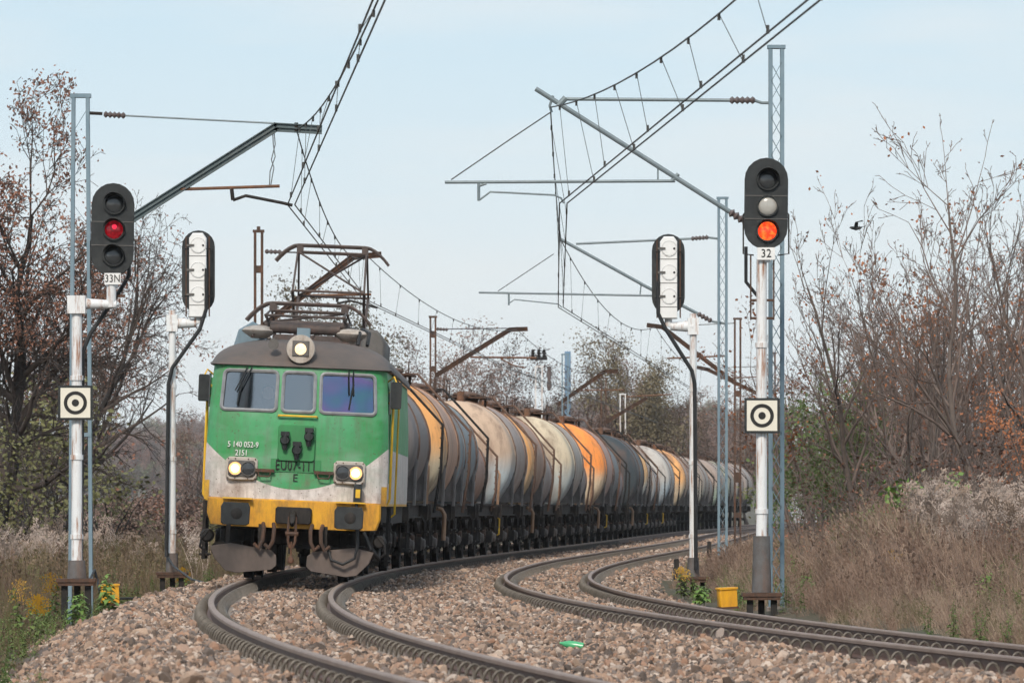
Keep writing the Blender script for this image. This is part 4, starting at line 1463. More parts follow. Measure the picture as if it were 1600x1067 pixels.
for i, (Rt, Zc, up, low, rear, lad, lab) in enumerate(WAG):
    Y0 = LR + 0.55 + PITCH * i
    x0, x1 = float(T1(Y0 + 2.0)), float(T1(Y0 + 6.6))
    sl = (x1 - x0) / 4.6
    yaw = -math.atan(sl)
    ox = x0 - 2.0 * sl
    w = thing('tank_wagon', lab, 'tank wagon', (ox, Y0, 0.0), (0, math.atan(CANT1), yaw), 'tank wagons of the goods train')
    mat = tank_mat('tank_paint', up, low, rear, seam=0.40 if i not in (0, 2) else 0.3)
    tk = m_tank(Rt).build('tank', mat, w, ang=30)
    tk.location = (0, 0, Zc)
    for y in (2.26, 6.36):
        mesh_obj('strap', shared(('strap', Rt), lambda: m_strap(Rt)), tk, (0, y, 0))
    if i < 20:
        mesh_obj('hatch', shared('hatch', m_hatch), tk, (0, 0, Rt))
        mesh_obj('vapour_pipe', shared('pipe', m_pipe), tk, (0, 0, Rt))
    mesh_obj('walkway', shared('walk', m_walkway), w, (0, 0, Zc + Rt))
    mesh_obj('walkway_railing', shared('wrail', m_rail), w, (0, 0, Zc + Rt))
    mesh_obj('frame', shared('frame', m_frame), w)
    for y, rz in ((0.60, 0), (8.05, math.pi)):
        hs = mesh_obj('headstock', shared('head', m_head), w, (0, y, 1.10))
        for sd in (-1, 1):
            mesh_obj('buffer', shared('buffer', m_buffer), hs, (sd * 0.875, -0.6 if rz == 0 else 0.6, -0.06), (0, 0, rz))
    for y in (2.1, 6.5):
        ax = mesh_obj('axle', shared('axle', m_axle), w, (0, y, 0.47))
        for sd in (-1, 1):
            mesh_obj('wheel', shared('wheel', m_wheel), ax, (sd * 0.753, 0, 0), (0, 0, 0 if sd < 0 else math.pi))
            if i < 18:
                mesh_obj('axle_guard', shared('guard', m_guard), w, (sd * 1.02, y, 0.52), (0, 0, 0 if sd > 0 else math.pi))
                mesh_obj('leaf_spring', shared('spring', m_spring), w, (sd * 1.10, y, 0.90))
                mesh_obj('axle_box', shared('abox', m_abox), w, (sd * 1.13, y, 0.49), (0, 0, 0 if sd > 0 else math.pi))
                for q in (-0.56, 0.56):
                    mesh_obj('brake_shoe', shared('shoe', m_shoe), w, (sd * 0.80, y + q, 0.47))
    for y in (2.26, 6.36):
        mesh_obj('saddle', m_saddle(Rt, Zc), w, (0, y, 0))
    b = m_ladder(Rt, Zc)
    yl = 7.35 if i != 0 else 7.7
    ld = b.build('ladder', lad, w)
    ld.location = (0, yl, 0)
    if i < 18:
        mesh_obj('footstep', shared('step', m_step), w, (0, 0.7, 0)); mesh_obj('footstep', shared('step', m_step), w, (0, 7.4, 0))
        mesh_obj('outlet_valve', shared('outlet', m_outlet), w); mesh_obj('brake_cylinder', shared('bcyl', m_cyl), w)
        for y in (1.45, 5.85):
            mesh_obj('brake_beam', shared('bbeam', m_beam), w, (0, y, 0.40))
        if i in (3, 10, 14, 16):
            mesh_obj('corner_grip', shared('grip', m_grip), w, (0, 0.3 + 7.6 * (i % 2), 0))
        if i in (1, 5, 9, 12):
            mesh_obj('drain_pipe', shared('tanp', m_tanpipe), w, (0, 3.4 + (i * 1.7) % 2.5, 0))
        if i in (1, 4, 5, 7, 8, 9, 13):
            mesh_obj('end_handrail', shared('erail', m_endrail), w)
# ------------------------------------------------------------------ catenary masts
def lattice_mast(x, y, ztop, zbot, w, depth, label, step=0.27, mat='greysteel', bars=True, taper=0.0, group='blue grey lattice catenary masts'):
    root = thing('catenary_mast', label, 'catenary mast', (x, y, zbot), group=group)
    h = ztop - zbot
    for sd in (-1, 1):
        b = MB()
        xb, xt = sd * (w / 2 + taper), sd * w / 2
        for fy in (-1, 1):
            b.beam((xb, fy * depth * 0.46, 0), (xt, fy * depth * 0.46, h), 0.052, 0.012, (0, 1, 0))
        b.beam((xb + sd * 0.026, 0, 0), (xt + sd * 0.026, 0, h), 0.010, depth, (0, 1, 0))
        b.build('chord', mat, root)
    b = MB(); b.box((0, 0, h + 0.02), (w + 0.10, depth + 0.02, 0.05)); b.build('mast_cap', mat, root)
    b = MB(); b.prism([(-w * 0.9, -0.5), (w * 0.9, -0.5), (w * 0.9, 0.1), (-w * 0.9, 0.1)], -depth, depth, 0.02); b.build('foundation', 'concrete', root)
    if bars:
        n = int((h - 0.3) / step)
        for fy in (-1, 1):
            for k in range(n):
                z0 = 0.2 + k * step; z1 = z0 + step
                a = 1 if (k % 2 == 0) == (fy > 0) else -1
                t0, t1 = 1 - z0 / h, 1 - z1 / h
                b = MB()
                b.beam((a * (w / 2 + taper * t0 - 0.01), fy * depth * 0.46 - fy * 0.008, z0), (-a * (w / 2 + taper * t1 - 0.01), fy * depth * 0.46 - fy * 0.008, z1), 0.010, 0.028, (0, 1, 0))
                b.build('lattice_bar', mat, root, smooth=False)
    return root


def ladder_mast(x, y, ztop, zbot, w, label, mat, battens, taper=0.0, diag=(), group='rusty two-legged catenary masts'):
    root = thing('catenary_mast', label, 'catenary mast', (x, y, zbot), group=group)
    h = ztop - zbot
    for sd in (-1, 1):
        b = MB()
        b.beam((sd * (w / 2 + taper), 0, 0), (sd * w / 2, 0, h), 0.055, 0.15, (0, 1, 0))
        b.build('leg', mat, root)
    b = MB(); b.box((0, 0, h - 0.02), (w + 0.10, 0.16, 0.06)); b.build('mast_cap', mat, root)
    for z, hh in battens:
        b = MB(); b.box((0, -0.08, z), (w + 2 * taper * (1 - z / h) + 0.05, 0.012, hh)); b.box((0, 0.08, z), (w + 2 * taper * (1 - z / h) + 0.05, 0.012, hh))
        b.build('batten_plate', mat, root)
    for z0, z1, s in diag:
        b = MB(); b.beam((-s * (w / 2), -0.06, z0), (s * (w / 2), -0.06, z1), 0.008, 0.02, (0, 1, 0)); b.build('lattice_bar', mat, root)
    b = MB(); b.box((0, 0, -0.2), (w + 0.4, 0.5, 0.5)); b.build('foundation', 'concrete', root)
    return root


def poly_part(root, name, mat, s, px, r, n=8, dy=0.0):
    """round tube through photo points that lie in the mast's own cross-track plane"""
    b = MB()
    pts = [P(a, c, s) + Vector((0, dy, 0)) for a, c in px]
    b.tube(pts, r, n)
    return b.build(name, mat, root, root.location)


def flat_part(root, name, mat, s, px, w, h, dy=0.0):
    b = MB()
    pts = [P(a, c, s) + Vector((0, dy, 0)) for a, c in px]
    for p, q in zip(pts[:-1], pts[1:]):
        d = (q - p).normalized() * h * 0.25
        b.beam(p - d, q + d, w, 0.014, (0, 0, 1)); 
        u = Vector((0, 0, 1))
        x = (q - p).cross(Vector((0, 1, 0))).normalized()
        b.beam(p - d + x * h / 2, q + d + x * h / 2, w, 0.014); b.beam(p - d - x * h / 2, q + d - x * h / 2, w, 0.014)
        b.beam(p - d, q + d, 0.02, h)
    return b.build(name, mat, root, root.location)


def insul_part(root, s, a, c, sheds=5, r=0.06):
    p, q = P(*a, s), P(*c, s)
    b = MB()
    m = sheds * 2 + 1
    pts = [p.lerp(q, k / (m - 1)) for k in range(m)]
    b.tube(pts, [r if k % 2 else r * 0.45 for k in range(m)], 10)
    return b.build('insulator', 'insul', root, root.location)


# right-hand masts
s = 107.0
p = P(1213, 160, s)
R1 = lattice_mast(p.x, p.y, P(0, 76, s).z, -0.40, 0.165, 0.16, 'tall blue grey lattice mast directly behind the signal numbered 32')
poly_part(R1, 'top_tube', 'tubegrey', s, [(882, 155), (1140, 157)], 0.026)
insul_part(R1, s, (1140, 157), (1180, 157))
poly_part(R1, 'mast_bracket', 'tubegrey', s, [(1178, 157), (1190, 161), (1203, 161)], 0.022)
poly_part(R1, 'clamp', 'tubegrey', s, [(872, 166), (884, 153)], 0.045)
poly_part(R1, 'cantilever_tube', 'tubegrey', s, [(837, 139), (1140, 331)], 0.036)
insul_part(R1, s, (1140, 331), (1168, 349), 4, 0.07)
poly_part(R1, 'mast_bracket', 'tubegrey', s, [(1168, 349), (1203, 370)], 0.03)
poly_part(R1, 'registration_tube', 'tubegrey', s, [(695, 285), (1055, 283)], 0.023)
poly_part(R1, 'registration_hanger', 'tubegrey', s, [(1050, 283), (1060, 272)], 0.030)
poly_part(R1, 'registration_hanger', 'tubegrey', s, [(1028, 282), (1028, 256)], 0.012)
poly_part(R1, 'drop_bracket', 'tubegrey', s, [(748, 286), (748, 314)], 0.022)
poly_part(R1, 'drop_bracket', 'tubegrey', s, [(748, 291), (760, 287)], 0.018)
poly_part(R1, 'steady_arm', 'tubegrey', s, [(750, 312), (766, 300), (790, 301), (866, 305), (877, 310), (881, 318)], 0.014)
poly_part(R1, 'stay_wire', 'wire', s, [(705, 281), (800, 216), (860, 176)], 0.009)
poly_part(R1, 'messenger_clamp', 'tubegrey', s, [(864, 150), (859, 166), (862, 176)], 0.02)

s = 70.0
p = P(1129, 372, s)
R2 = lattice_mast(p.x, p.y, P(0, 311, s).z, -0.35, 0.165, 0.16, 'blue grey lattice mast between the train and the signal numbered 32')
poly_part(R2, 'top_tube', 'tubegrey', s, [(900, 381), (1080, 373)], 0.026)
insul_part(R2, s, (1080, 373), (1107, 371))
poly_part(R2, 'mast_bracket', 'tubegrey', s, [(1106, 371), (1122, 373)], 0.025)
poly_part(R2, 'cantilever_tube', 'tubegrey', s, [(876, 374), (1010, 448), (1090, 490)], 0.036)
insul_part(R2, s, (1090, 490), (1112, 502), 4, 0.07)
poly_part(R2, 'mast_bracket', 'tubegrey', s, [(1112, 502), (1136, 506)], 0.025)
poly_part(R2, 'registration_tube', 'tubegrey', s, [(748, 457), (1022, 462)], 0.023)
poly_part(R2, 'registration_hanger', 'tubegrey', s, [(1000, 461), (1002, 442)], 0.015)
poly_part(R2, 'drop_bracket', 'tubegrey', s, [(795, 459), (795, 477)], 0.022)
poly_part(R2, 'steady_arm', 'tubegrey', s, [(795, 474), (804, 468), (872, 475), (878, 480)], 0.014)
poly_part(R2, 'stay_wire', 'wire', s, [(778, 455), (865, 397)], 0.009)

s = 51.3
p = P(1152.5, 500, s)
R3 = ladder_mast(p.x, p.y, P(0, 497, s).z, -0.3, 0.17, 'rusty two-legged mast behind the right lattice mast', 'rust', [(2.35, 0.32), (4.9, 0.18), (1.2, 0.15)])
flat_part(R3, 'cantilever_beam', 'rust', s, [(1148, 598), (1035, 511)], 0.08, 0.12)
flat_part(R3, 'cantilever_beam', 'rust', s, [(1035, 511), (1012, 508)], 0.08, 0.12)
poly_part(R3, 'tie_wire', 'wire', s, [(1147, 505), (1040, 510)], 0.012)
poly_part(R3, 'registration_tube', 'rustbar', s, [(1042, 560), (1135, 556)], 0.025)

s = 40.0
p = P(1207, 560, s)
R4 = ladder_mast(p.x, p.y, P(0, 551, s).z, -0.3, 0.2, 'dark far mast half hidden behind the tall lattice mast', 'rust', [(2.0, 0.2), (4.0, 0.2)])
flat_part(R4, 'cantilever_beam', 'rust', s, [(1205, 625), (1105, 577)], 0.08, 0.13)
flat_part(R4, 'cantilever_beam', 'rust', s, [(1105, 577), (1090, 574)], 0.08, 0.13)
poly_part(R4, 'tie_wire', 'wire', s, [(1203, 572), (1108, 575)], 0.012)
poly_part(R4, 'registration_tube', 'rustbar', s, [(1120, 592), (1195, 588)], 0.025)

# left-hand masts
s = 102.7
p = P(126, 178, s)
L1 = ladder_mast(p.x, p.y, P(0, 148, s).z, -0.75, 0.215, 'tall blue grey two-legged mast behind the signal numbered 33N', 'greysteel',
                 [(3.0, 0.06), (5.0, 0.06)], 0.055, [(7.6, 7.95, 1), (7.25, 7.6, -1), (6.9, 7.25, 1), (6.2, 6.5, -1)], group='blue grey two-legged mast')
poly_part(L1, 'mast_bracket', 'dark', s, [(140, 177), (160, 178)], 0.025)
insul_part(L1, s, (162, 179), (196, 181), 5, 0.055)
poly_part(L1, 'tie_wire', 'tubegrey', s, [(196, 181), (430, 193)], 0.014)
flat_part(L1, 'cantilever_beam', 'greygreen', s, [(138, 385), (431, 199)], 0.09, 0.12)
flat_part(L1, 'cantilever_beam', 'greygreen', s, [(431, 199), (500, 203)], 0.09, 0.12)
poly_part(L1, 'registration_tube', 'rustbar', s, [(282, 296), (437, 291)], 0.024)
poly_part(L1, 'drop_bracket', 'dark', s, [(362, 296), (364, 313)], 0.03)
poly_part(L1, 'steady_arm', 'dark', s, [(364, 313), (384, 306), (440, 317), (457, 321)], 0.024)
poly_part(L1, 'dropper', 'dropper', s, [(428, 204), (430, 226), (424, 250), (428, 262), (423, 290)], 0.008)
poly_part(L1, 'dropper', 'dropper', s, [(426, 204), (427, 226), (430, 245), (422, 268), (421, 290)], 0.008)
poly_part(L1, 'messenger_clamp', 'dark', s, [(463, 192), (463, 206)], 0.03)

s = 70.0
p = P(404, 398, s)
L2 = ladder_mast(p.x, p.y, P(0, 360, s).z, -0.5, 0.155, 'rusty two-legged mast rising behind the left side of the locomotive roof', 'rust',
                 [(5.55, 0.16), (6.95, 0.16), (3.5, 0.16)])
poly_part(L2, 'mast_pin', 'rust', s, [(404, 362), (404, 354)], 0.04)
insul_part(L2, s, (414, 393), (440, 394), 4, 0.06)
poly_part(L2, 'tie_wire', 'dark', s, [(440, 394), (552, 397)], 0.016)
flat_part(L2, 'cantilever_beam', 'rust', s, [(408, 512), (551, 402)], 0.09, 0.13)
flat_part(L2, 'cantilever_beam', 'rust', s, [(551, 402), (594, 398)], 0.09, 0.12)
poly_part(L2, 'registration_tube', 'rustbar', s, [(478, 462), (580, 460)], 0.03)
poly_part(L2, 'drop_bracket', 'dark', s, [(526, 462), (527, 472)], 0.03)
poly_part(L2, 'steady_arm', 'dark', s, [(527, 474), (548, 470), (590, 481)], 0.025)

s = 51.3
p = P(676.5, 515, s)
L3 = ladder_mast(p.x, p.y, P(0, 494, s).z, -0.4, 0.155, 'rusty two-legged mast above the second and third tank wagons', 'rust', [(5.75, 0.16), (6.8, 0.2), (4.1, 0.16)])
insul_part(L3, s, (682, 514), (700, 515), 4, 0.06)
poly_part(L3, 'tie_wire', 'dark', s, [(700, 514), (793, 513)], 0.015)
flat_part(L3, 'cantilever_beam', 'rust', s, [(682, 586), (797, 515)], 0.09, 0.13)
flat_part(L3, 'cantilever_beam', 'rust', s, [(797, 515), (823, 514)], 0.09, 0.12)
poly_part(L3, 'registration_tube', 'rustbar', s, [(735, 558), (838, 559)], 0.03)
poly_part(L3, 'steady_arm', 'rustbar', s, [(782, 560), (800, 570), (820, 575)], 0.02)

s = 42.0
p = P(842, 600, s)
L4 = ladder_mast(p.x, p.y, P(0, 572, s).z, -0.3, 0.24, 'pale grey two-legged mast with a transformer, behind the middle wagons', 'whitepaint', [(3.6, 0.12)], group='pale two-legged masts')
b = MB()
c0 = P(842, 560, s)
b.box(c0, (0.62, 0.3, 0.12))
for q in (-0.22, 0.0, 0.2):
    b.lathe([(0.04, 0.0), (0.09, 0.05), (0.04, 0.1), (0.09, 0.15), (0.04, 0.2), (0.08, 0.25), (0.0, 0.3)], c0 + Vector((q, 0, 0.05)), 'z', 8)
b.build('switch_gear', 'dark', L4, L4.location)
b = MB(); c0 = P(858, 585, s)
b.lathe([(0.05, -0.6), (0.1, -0.4), (0.06, -0.2), (0.1, 0.0), (0.06, 0.2), (0.1, 0.3)], c0, 'z', 8); b.build('insulator', 'insul', L4, L4.location)
s = 38.0
p = P(883, 600, s)
L5 = ladder_mast(p.x, p.y, P(0, 553, s).z, -0.3, 0.24, 'slim pale two-legged mast in front of the blue tower', 'greysteel', [(4.6, 0.12)], group='pale two-legged masts')
flat_part(L5, 'cantilever_beam', 'rust', s, [(872, 632), (944, 581)], 0.10, 0.15)
flat_part(L5, 'cantilever_beam', 'rust', s, [(944, 581), (964, 580)], 0.10, 0.15)
poly_part(L5, 'registration_tube', 'rustbar', s, [(905, 610), (975, 609)], 0.03)
s = 33.0
p = P(943, 640, s)
L6 = ladder_mast(p.x, p.y, P(0, 590, s).z, -0.3, 0.22, 'brown far mast left of the far pair of catenary masts', 'rust', [(3.6, 0.12)])
flat_part(L6, 'cantilever_beam', 'rust', s, [(945, 660), (1010, 622)], 0.10, 0.16)
s = 31.0
p = P(973, 640, s)
L7 = ladder_mast(p.x, p.y, P(0, 615, s).z, -0.3, 0.26, 'pale grey far mast right of the brown far mast', 'whitepaint', [(3.0, 0.12)], group='pale two-legged masts')
poly_part(L7, 'registration_tube', 'rustbar', s, [(975, 620), (1050, 616)], 0.04)


# ------------------------------------------------------------------ overhead wires
def span(Ca, Cb, Ma, Mb, sag, ndrop, which, place, cgap=0.11, r=0.0105):
    """one span: two contact wires, the sagging messenger above them, and its droppers"""
    Ca, Cb, Ma, Mb = map(Vector, (Ca, Cb, Ma, Mb))
    for k, d in enumerate((-cgap / 2, cgap / 2)):
        b = MB()
        o = Vector((d, 0, 0))
        pts = [Ca.lerp(Cb, t / 8) + o for t in range(9)]
        b.tube(pts, r, 5)
        q = b.build('contact_wire', 'wire', None, Ca)
        tag(q, 'contact wire %s, %s of the pair' % (place, 'left' if k == 0 else 'right'), 'wire', 'contact wires')
    def mp(t):
        p = Ma.lerp(Mb, t); p.z -= sag * 4 * t * (1 - t); return p
    root = thing('messenger_wire', 'messenger wire with droppers %s' % place, 'wire', Ma, group='messenger wires')
    b = MB()
    b.tube([mp(t / 24) for t in range(25)], r, 5)
    b.build('cable', 'wire', root, Ma)
    for k in range(ndrop):
        t = (k + 0.6) / (ndrop + 0.2)
        p = mp(t); c = Ca.lerp(Cb, t) + Vector(((-1 if k % 2 else 1) * cgap / 2, 0, 0))
        if p.z - c.z < 0.06:
            continue
        b = MB()
        b.tube([p, c], 0.0045, 4)
        b.build('dropper', 'dropper', root, Ma)
        b = MB()
        b.box(p + Vector((0, 0, -0.03)), (0.03, 0.03, 0.07)); b.box(c + Vector((0, 0, 0.03)), (0.03, 0.03, 0.08))
        b.build('dropper_clip', 'wire', root, Ma)


cl1, ml1 = P(455, 320, 102.7), P(463, 202, 102.7)
cl2, ml2 = P(572, 470, 70.0), P(573, 399, 70.0)
cl3, ml3 = P(795, 576, 51.3), P(808, 515, 51.3)
cl4, ml4 = P(950, 632, 38.0), P(952, 581, 38.0)
cl5, ml5 = P(1050, 668, 28.0), P(1050, 640, 28.0)
# towards the camera the wires go on over the photographer
dY = cl1.y - 20.0
c0 = Vector((cl1.x + 0.0608 * dY, 20.0, cl1.z)); m0 = Vector((ml1.x + 0.0608 * dY, 20.0, ml1.z))
span(c0, cl1, m0, ml1, 0.95, 18, 'l', 'over the left track in front of the locomotive')
span(cl1, cl2, ml1, ml2, 0.70, 10, 'l', 'over the locomotive')
span(cl2, cl3, ml2, ml3, 0.55, 9, 'l', 'over the first tank wagons')
span(cl3, cl4, ml3, ml4, 0.5, 7, 'l', 'over the middle tank wagons')
span(cl4, cl5, ml4, ml5, 0.4, 5, 'l', 'over the far tank wagons')
cr1, mr1 = P(880, 318, 107.0), P(860, 168, 107.0)
cr2, mr2 = P(876, 480, 70.0), P(877, 376, 70.0)
cr3, mr3 = P(1020, 570, 51.3), P(1024, 510, 51.3)
cr4, mr4 = P(1100, 620, 40.0), P(1102, 576, 40.0)
dY = cr1.y - 20.0
c0 = Vector((cr1.x + 0.0560 * dY, 20.0, cr1.z)); m0 = Vector((mr1.x + 0.0560 * dY, 20.0, mr1.z))
span(c0, cr1, m0, mr1, 0.95, 18, 'r', 'over the right track in the foreground')
span(cr1, cr2, mr1, mr2, 0.35, 9, 'r', 'between the two lattice masts on the right')
span(cr2, cr3, mr2, mr3, 0.75, 8, 'r', 'beyond the second lattice mast on the right')
span(cr3, cr4, mr3, mr4, 0.4, 6, 'r', 'over the right track in the far distance')


# ------------------------------------------------------------------ signals
def stadium(cx, cz, w, h, n=10):
    r = w / 2
    pts = []
    for k in range(n + 1):
        a = math.pi * k / n
        pts.append((cx + r * math.cos(a), cz + h / 2 - r + r * math.sin(a)))
    for k in range(n + 1):
        a = math.pi + math.pi * k / n
        pts.append((cx + r * math.cos(a), cz - h / 2 + r + r * math.sin(a)))
    return pts


def post_and_base(root, X, Yq, z0, z1, r=0.078, base=0.5, rev=False):
    b = MB(); b.cyl((X, Yq, z0 + base), (X, Yq, z1), r, r * 0.93, n=18)
    po = b.build('post', 'whitepaint', root, root.location)
    for k in range(3):
        zz = z0 + base + (z1 - z0 - base) * (0.08 + 0.3 * k)
        b = MB(); b.cyl((X, Yq, zz), (X, Yq, zz + 0.07), r * 1.18, n=18); b.build('collar', 'whitepaint', po, root.location)
    b = MB(); b.cyl((X, Yq, z0), (X, Yq, z0 + base), r * 1.75, r * 1.5, n=18); b.build('post_socket', 'postbase', root, root.location)
    b = MB(); b.box((X, Yq, z0 - 0.03), (0.56, 0.5, 0.05)); b.box((X, Yq, z0 - 0.08), (0.52, 0.46, 0.05)); b.build('base_plate', 'rust', root, root.location)
    for ax in (-0.17, 0.0, 0.17):
        b = MB(); b.box((X + ax, Yq + (0.1 if ax == 0 else -0.1), z0 - 0.34), (0.09, 0.09, 0.5)); b.build('base_leg', 'dark', root, root.location)
    return po


def disc_board(root, X, Yq, Z, w, label):
    y0 = Yq - 0.13
    b = MB(); b.box((X, y0, Z), (w, 0.02, w)); bd = b.build('target_board', 'black', root, root.location); bd['label'] = label
    b = MB(); b.box((X, y0 - 0.013, Z), (w * 0.86, 0.008, w * 0.86)); b.build('board_face', 'board', bd, root.location)
    b = MB()
    prof = []
    nn = 40
    def ann(r0, r1, yy):
        vs = []; fs = []
        for k in range(nn):
            a = 2 * math.pi * k / nn
            vs.append((X + r0 * math.cos(a), yy, Z + r0 * math.sin(a))); vs.append((X + r1 * math.cos(a), yy, Z + r1 * math.sin(a)))
        for k in range(nn):
            j = (k + 1) % nn
            fs.append((2 * k, 2 * k + 1, 2 * j + 1, 2 * j))
        return vs, fs
    b.lathe([(w * 0.235, 0.0), (w * 0.235, -0.004), (w * 0.335, -0.004), (w * 0.335, 0.0)], (X, y0 - 0.018, Z), 'y', 40, False)
    b.build('board_ring', 'black_text', bd, root.location)
    b = MB(); b.lathe([(0.0, -0.004), (w * 0.105, -0.004), (w * 0.105, 0.0)], (X, y0 - 0.018, Z), 'y', 28)
    b.build('board_dot', 'black_text', bd, root.location)
    b = MB(); b.box((X, Yq - 0.10, Z + w * 0.3), (0.05, 0.06, 0.05)); b.box((X, Yq - 0.10, Z - w * 0.3), (0.05, 0.06, 0.05)); b.build('board_clamp', 'dark', bd, root.location)


def signal_front(root, X, Yq, Zc, w, h, tilt, lenses, plate, plate_z, pw):
    """three-aspect head facing the camera; lenses top to bottom"""
    hd = bpy.data.objects.new('signal_head', None); COL.objects.link(hd); hd.parent = root
    hd.location = Vector((X, Yq, Zc)) - root.location
    hd.rotation_euler = (0, R(tilt), 0)
    b = MB(); b.prism(stadium(0, 0, w, h)[::-1], -0.03, 0.0, 0.008); b.build('backboard', 'black', hd)
    for zz in (h * 0.085, -h * 0.19 + 0.03):
        b = MB(); b.box((0, -0.035, zz), (w * 0.98, 0.012, 0.012)); b.build('backboard_seam', 'greyplate', hd)
    b = MB(); b.prism([(-0.17, -h * 0.42), (0.17, -h * 0.42), (0.17, h * 0.42), (-0.17, h * 0.42)], 0.0, 0.22, 0.02); b.build('lamp_housing', 'whitepaint', hd)
    for zz, ml in lenses:
        b = MB()
        rr = w * 0.225
        pts = []
        b.lathe([(rr * 1.10, 0.0), (rr * 1.10, -0.05), (rr * 0.98, -0.05), (rr * 0.94, -0.01)], (0.02, -0.03, zz), 'y', 26, False)
        b.build('lens_ring', 'black', hd)
        if ml != 'lens_grey':
            vs = []; fs = []
            nn = 18
            for k in range(nn + 1):
                a = R(-35 + 250 * k / nn)
                L_ = 0.24 * max(0.15, math.sin(max(0.0, min(math.pi, a + 0.35))) ** 0.6 if -0.35 < a < math.pi + 0.35 else 0.15)
                c_, s_ = math.cos(a), math.sin(a)
                vs += [(0.02 + rr * 1.12 * c_, -0.03, zz + rr * 1.12 * s_), (0.02 + rr * 1.12 * c_, -0.03 - L_, zz + rr * 1.12 * s_)]
            for k in range(nn):
                fs.append((2 * k, 2 * k + 1, 2 * k + 3, 2 * k + 2))
            b = MB(); b.add(vs, fs)
            vo = b.build('visor', 'black', hd)
            so = vo.modifiers.new('thick', 'SOLIDIFY'); so.thickness = 0.008
        b = MB()
        b.lathe([(0.0, -0.035), (rr * 0.5, -0.03), (rr * 0.85, -0.015), (rr * 0.96, 0.0)], (0.02, -0.032, zz), 'y', 26)
        ln = b.build('lens', ml, hd)
        ln['label'] = {'red_lit': 'lit red lens', 'red_dim': 'dim red lens', 'lens_grey': 'pale grey lens'}.get(ml, 'unlit dark lens')
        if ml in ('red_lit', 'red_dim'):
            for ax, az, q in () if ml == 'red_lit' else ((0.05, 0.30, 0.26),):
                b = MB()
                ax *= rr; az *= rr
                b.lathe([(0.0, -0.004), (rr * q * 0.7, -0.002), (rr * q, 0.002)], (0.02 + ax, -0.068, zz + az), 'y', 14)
                b.build('lens_glow_spot', 'red_core' if ml == 'red_lit' else 'red_spot', ln)  # glowing disc painting the brighter upper spot on the dim lens
    # number plate
    b = MB(); b.box((X, Yq - 0.03, plate_z), (pw, 0.02, pw * 0.70)); pl = b.build('number_plate', 'plate', root, root.location)
    me = text_mesh(plate, pw * 0.66, 'black_text', 0.003, 1.05, 0.9 if len(plate) < 3 else 0.8)
    t = mesh_obj('lettering', me, pl, Vector((X, Yq - 0.046, plate_z)) - root.location, (R(90), 0, 0))
    for sd in (-1, 1):
        b = MB(); b.tube([(X + sd * w * 0.40, Yq + 0.02, Zc - h * 0.05), (X + sd * w * 0.52, Yq + 0.03, Zc - h * 0.12), (X + sd * w * 0.52, Yq + 0.03, plate_z), (X + sd * w * 0.28, Yq + 0.03, plate_z - 0.02)], 0.012, 5)
        b.build('guard_rod', 'dark', root, root.location)
    b = MB(); b.cyl((X, Yq + 0.08, plate_z - 0.12), (X, Yq + 0.08, Zc - h * 0.40), 0.075, n=14); b.build('head_neck', 'whitepaint', root, root.location)
    return hd


# signal 33N on the left
s = 108.0
bp_ = P(120, 903, s)
S1 = thing('railway_signal', 'left signal numbered 33N with a dim red lens, on a white post', 'railway signal', bp_, group='railway signals')
post_and_base(S1, bp_.x, bp_.y, bp_.z, P(0, 462, s).z, 0.080, 0.26)
hc = P(176.5, 359.5, s)
signal_front(S1, hc.x, bp_.y - 0.05, hc.z, 0.62, 1.35, 1.0, [(0.375, 'lens_dark'), (0.0, 'red_dim'), (-0.375, 'lens_dark')], '33N', P(0, 436, s).z, 0.235)
b = MB()
a0, a1 = P(118, 474, s), P(182, 476, s)
b.tube([a0 + Vector((0, 0, 0)), a0.lerp(a1, 0.35), a1], [0.105, 0.075, 0.06], 14)
b.build('bracket_arm', 'whitepaint', S1, S1.location)
b = MB(); b.cyl(P(174, 480, s), P(174, 440, s), 0.07, n=14); b.build('head_stub', 'whitepaint', S1, S1.location)
b = MB(); b.box(P(120, 476, s), (0.26, 0.24, 0.26)); b.build('bracket_clamp', 'whitepaint', S1, S1.location)
b = MB(); b.box(P(172, 462, s) + Vector((0, 0.12, 0)), (0.42, 0.05, 0.04)); b.build('rung', 'rust', S1, S1.location)
dp = P(119, 629.5, s); disc_board(S1, dp.x, dp.y, dp.z, 0.50, 'cream board with a black ring and dot')
b = MB(); b.tube([P(200, 385, s) + Vector((0, .2, 0)), P(200, 430, s) + Vector((0, .2, 0)), P(187, 452, s) + Vector((0, .2, 0)), P(140, 520, s) + Vector((0, .2, 0)), P(128, 550, s) + Vector((0, .12, 0)), P(126, 880, s) + Vector((0, .10, 0))], 0.03, 8); b.build('conduit', 'rubber', S1, S1.location)

# signal 32 on the right
s = 110.0
bp_ = P(1190, 925, s)
S2 = thing('railway_signal', 'right signal numbered 32 with a bright red lens at the bottom', 'railway signal', bp_, group='railway signals')
post_and_base(S2, bp_.x, bp_.y, bp_.z, P(0, 405, s).z, 0.080, 0.80)
hc = P(1196.5, 319, s)
signal_front(S2, hc.x, bp_.y - 0.10, hc.z, 0.62, 1.30, 0.6, [(0.34, 'lens_dark'), (-0.03, 'lens_grey'), (-0.39, 'red_lit')], '32', P(0, 397, s).z, 0.25)
for yy in (469, 497):
    b = MB(); b.box(P(1191, yy, s) + Vector((0, 0.06, 0)), (0.34, 0.16, 0.03)); b.build('rung', 'rust', S2, S2.location)
b = MB(); b.tube([P(1173, 398, s), P(1173, 500, s)], 0.012, 5); b.tube([P(1209, 398, s), P(1209, 500, s)], 0.012, 5); b.build('rung_stay', 'rust', S2, S2.location)
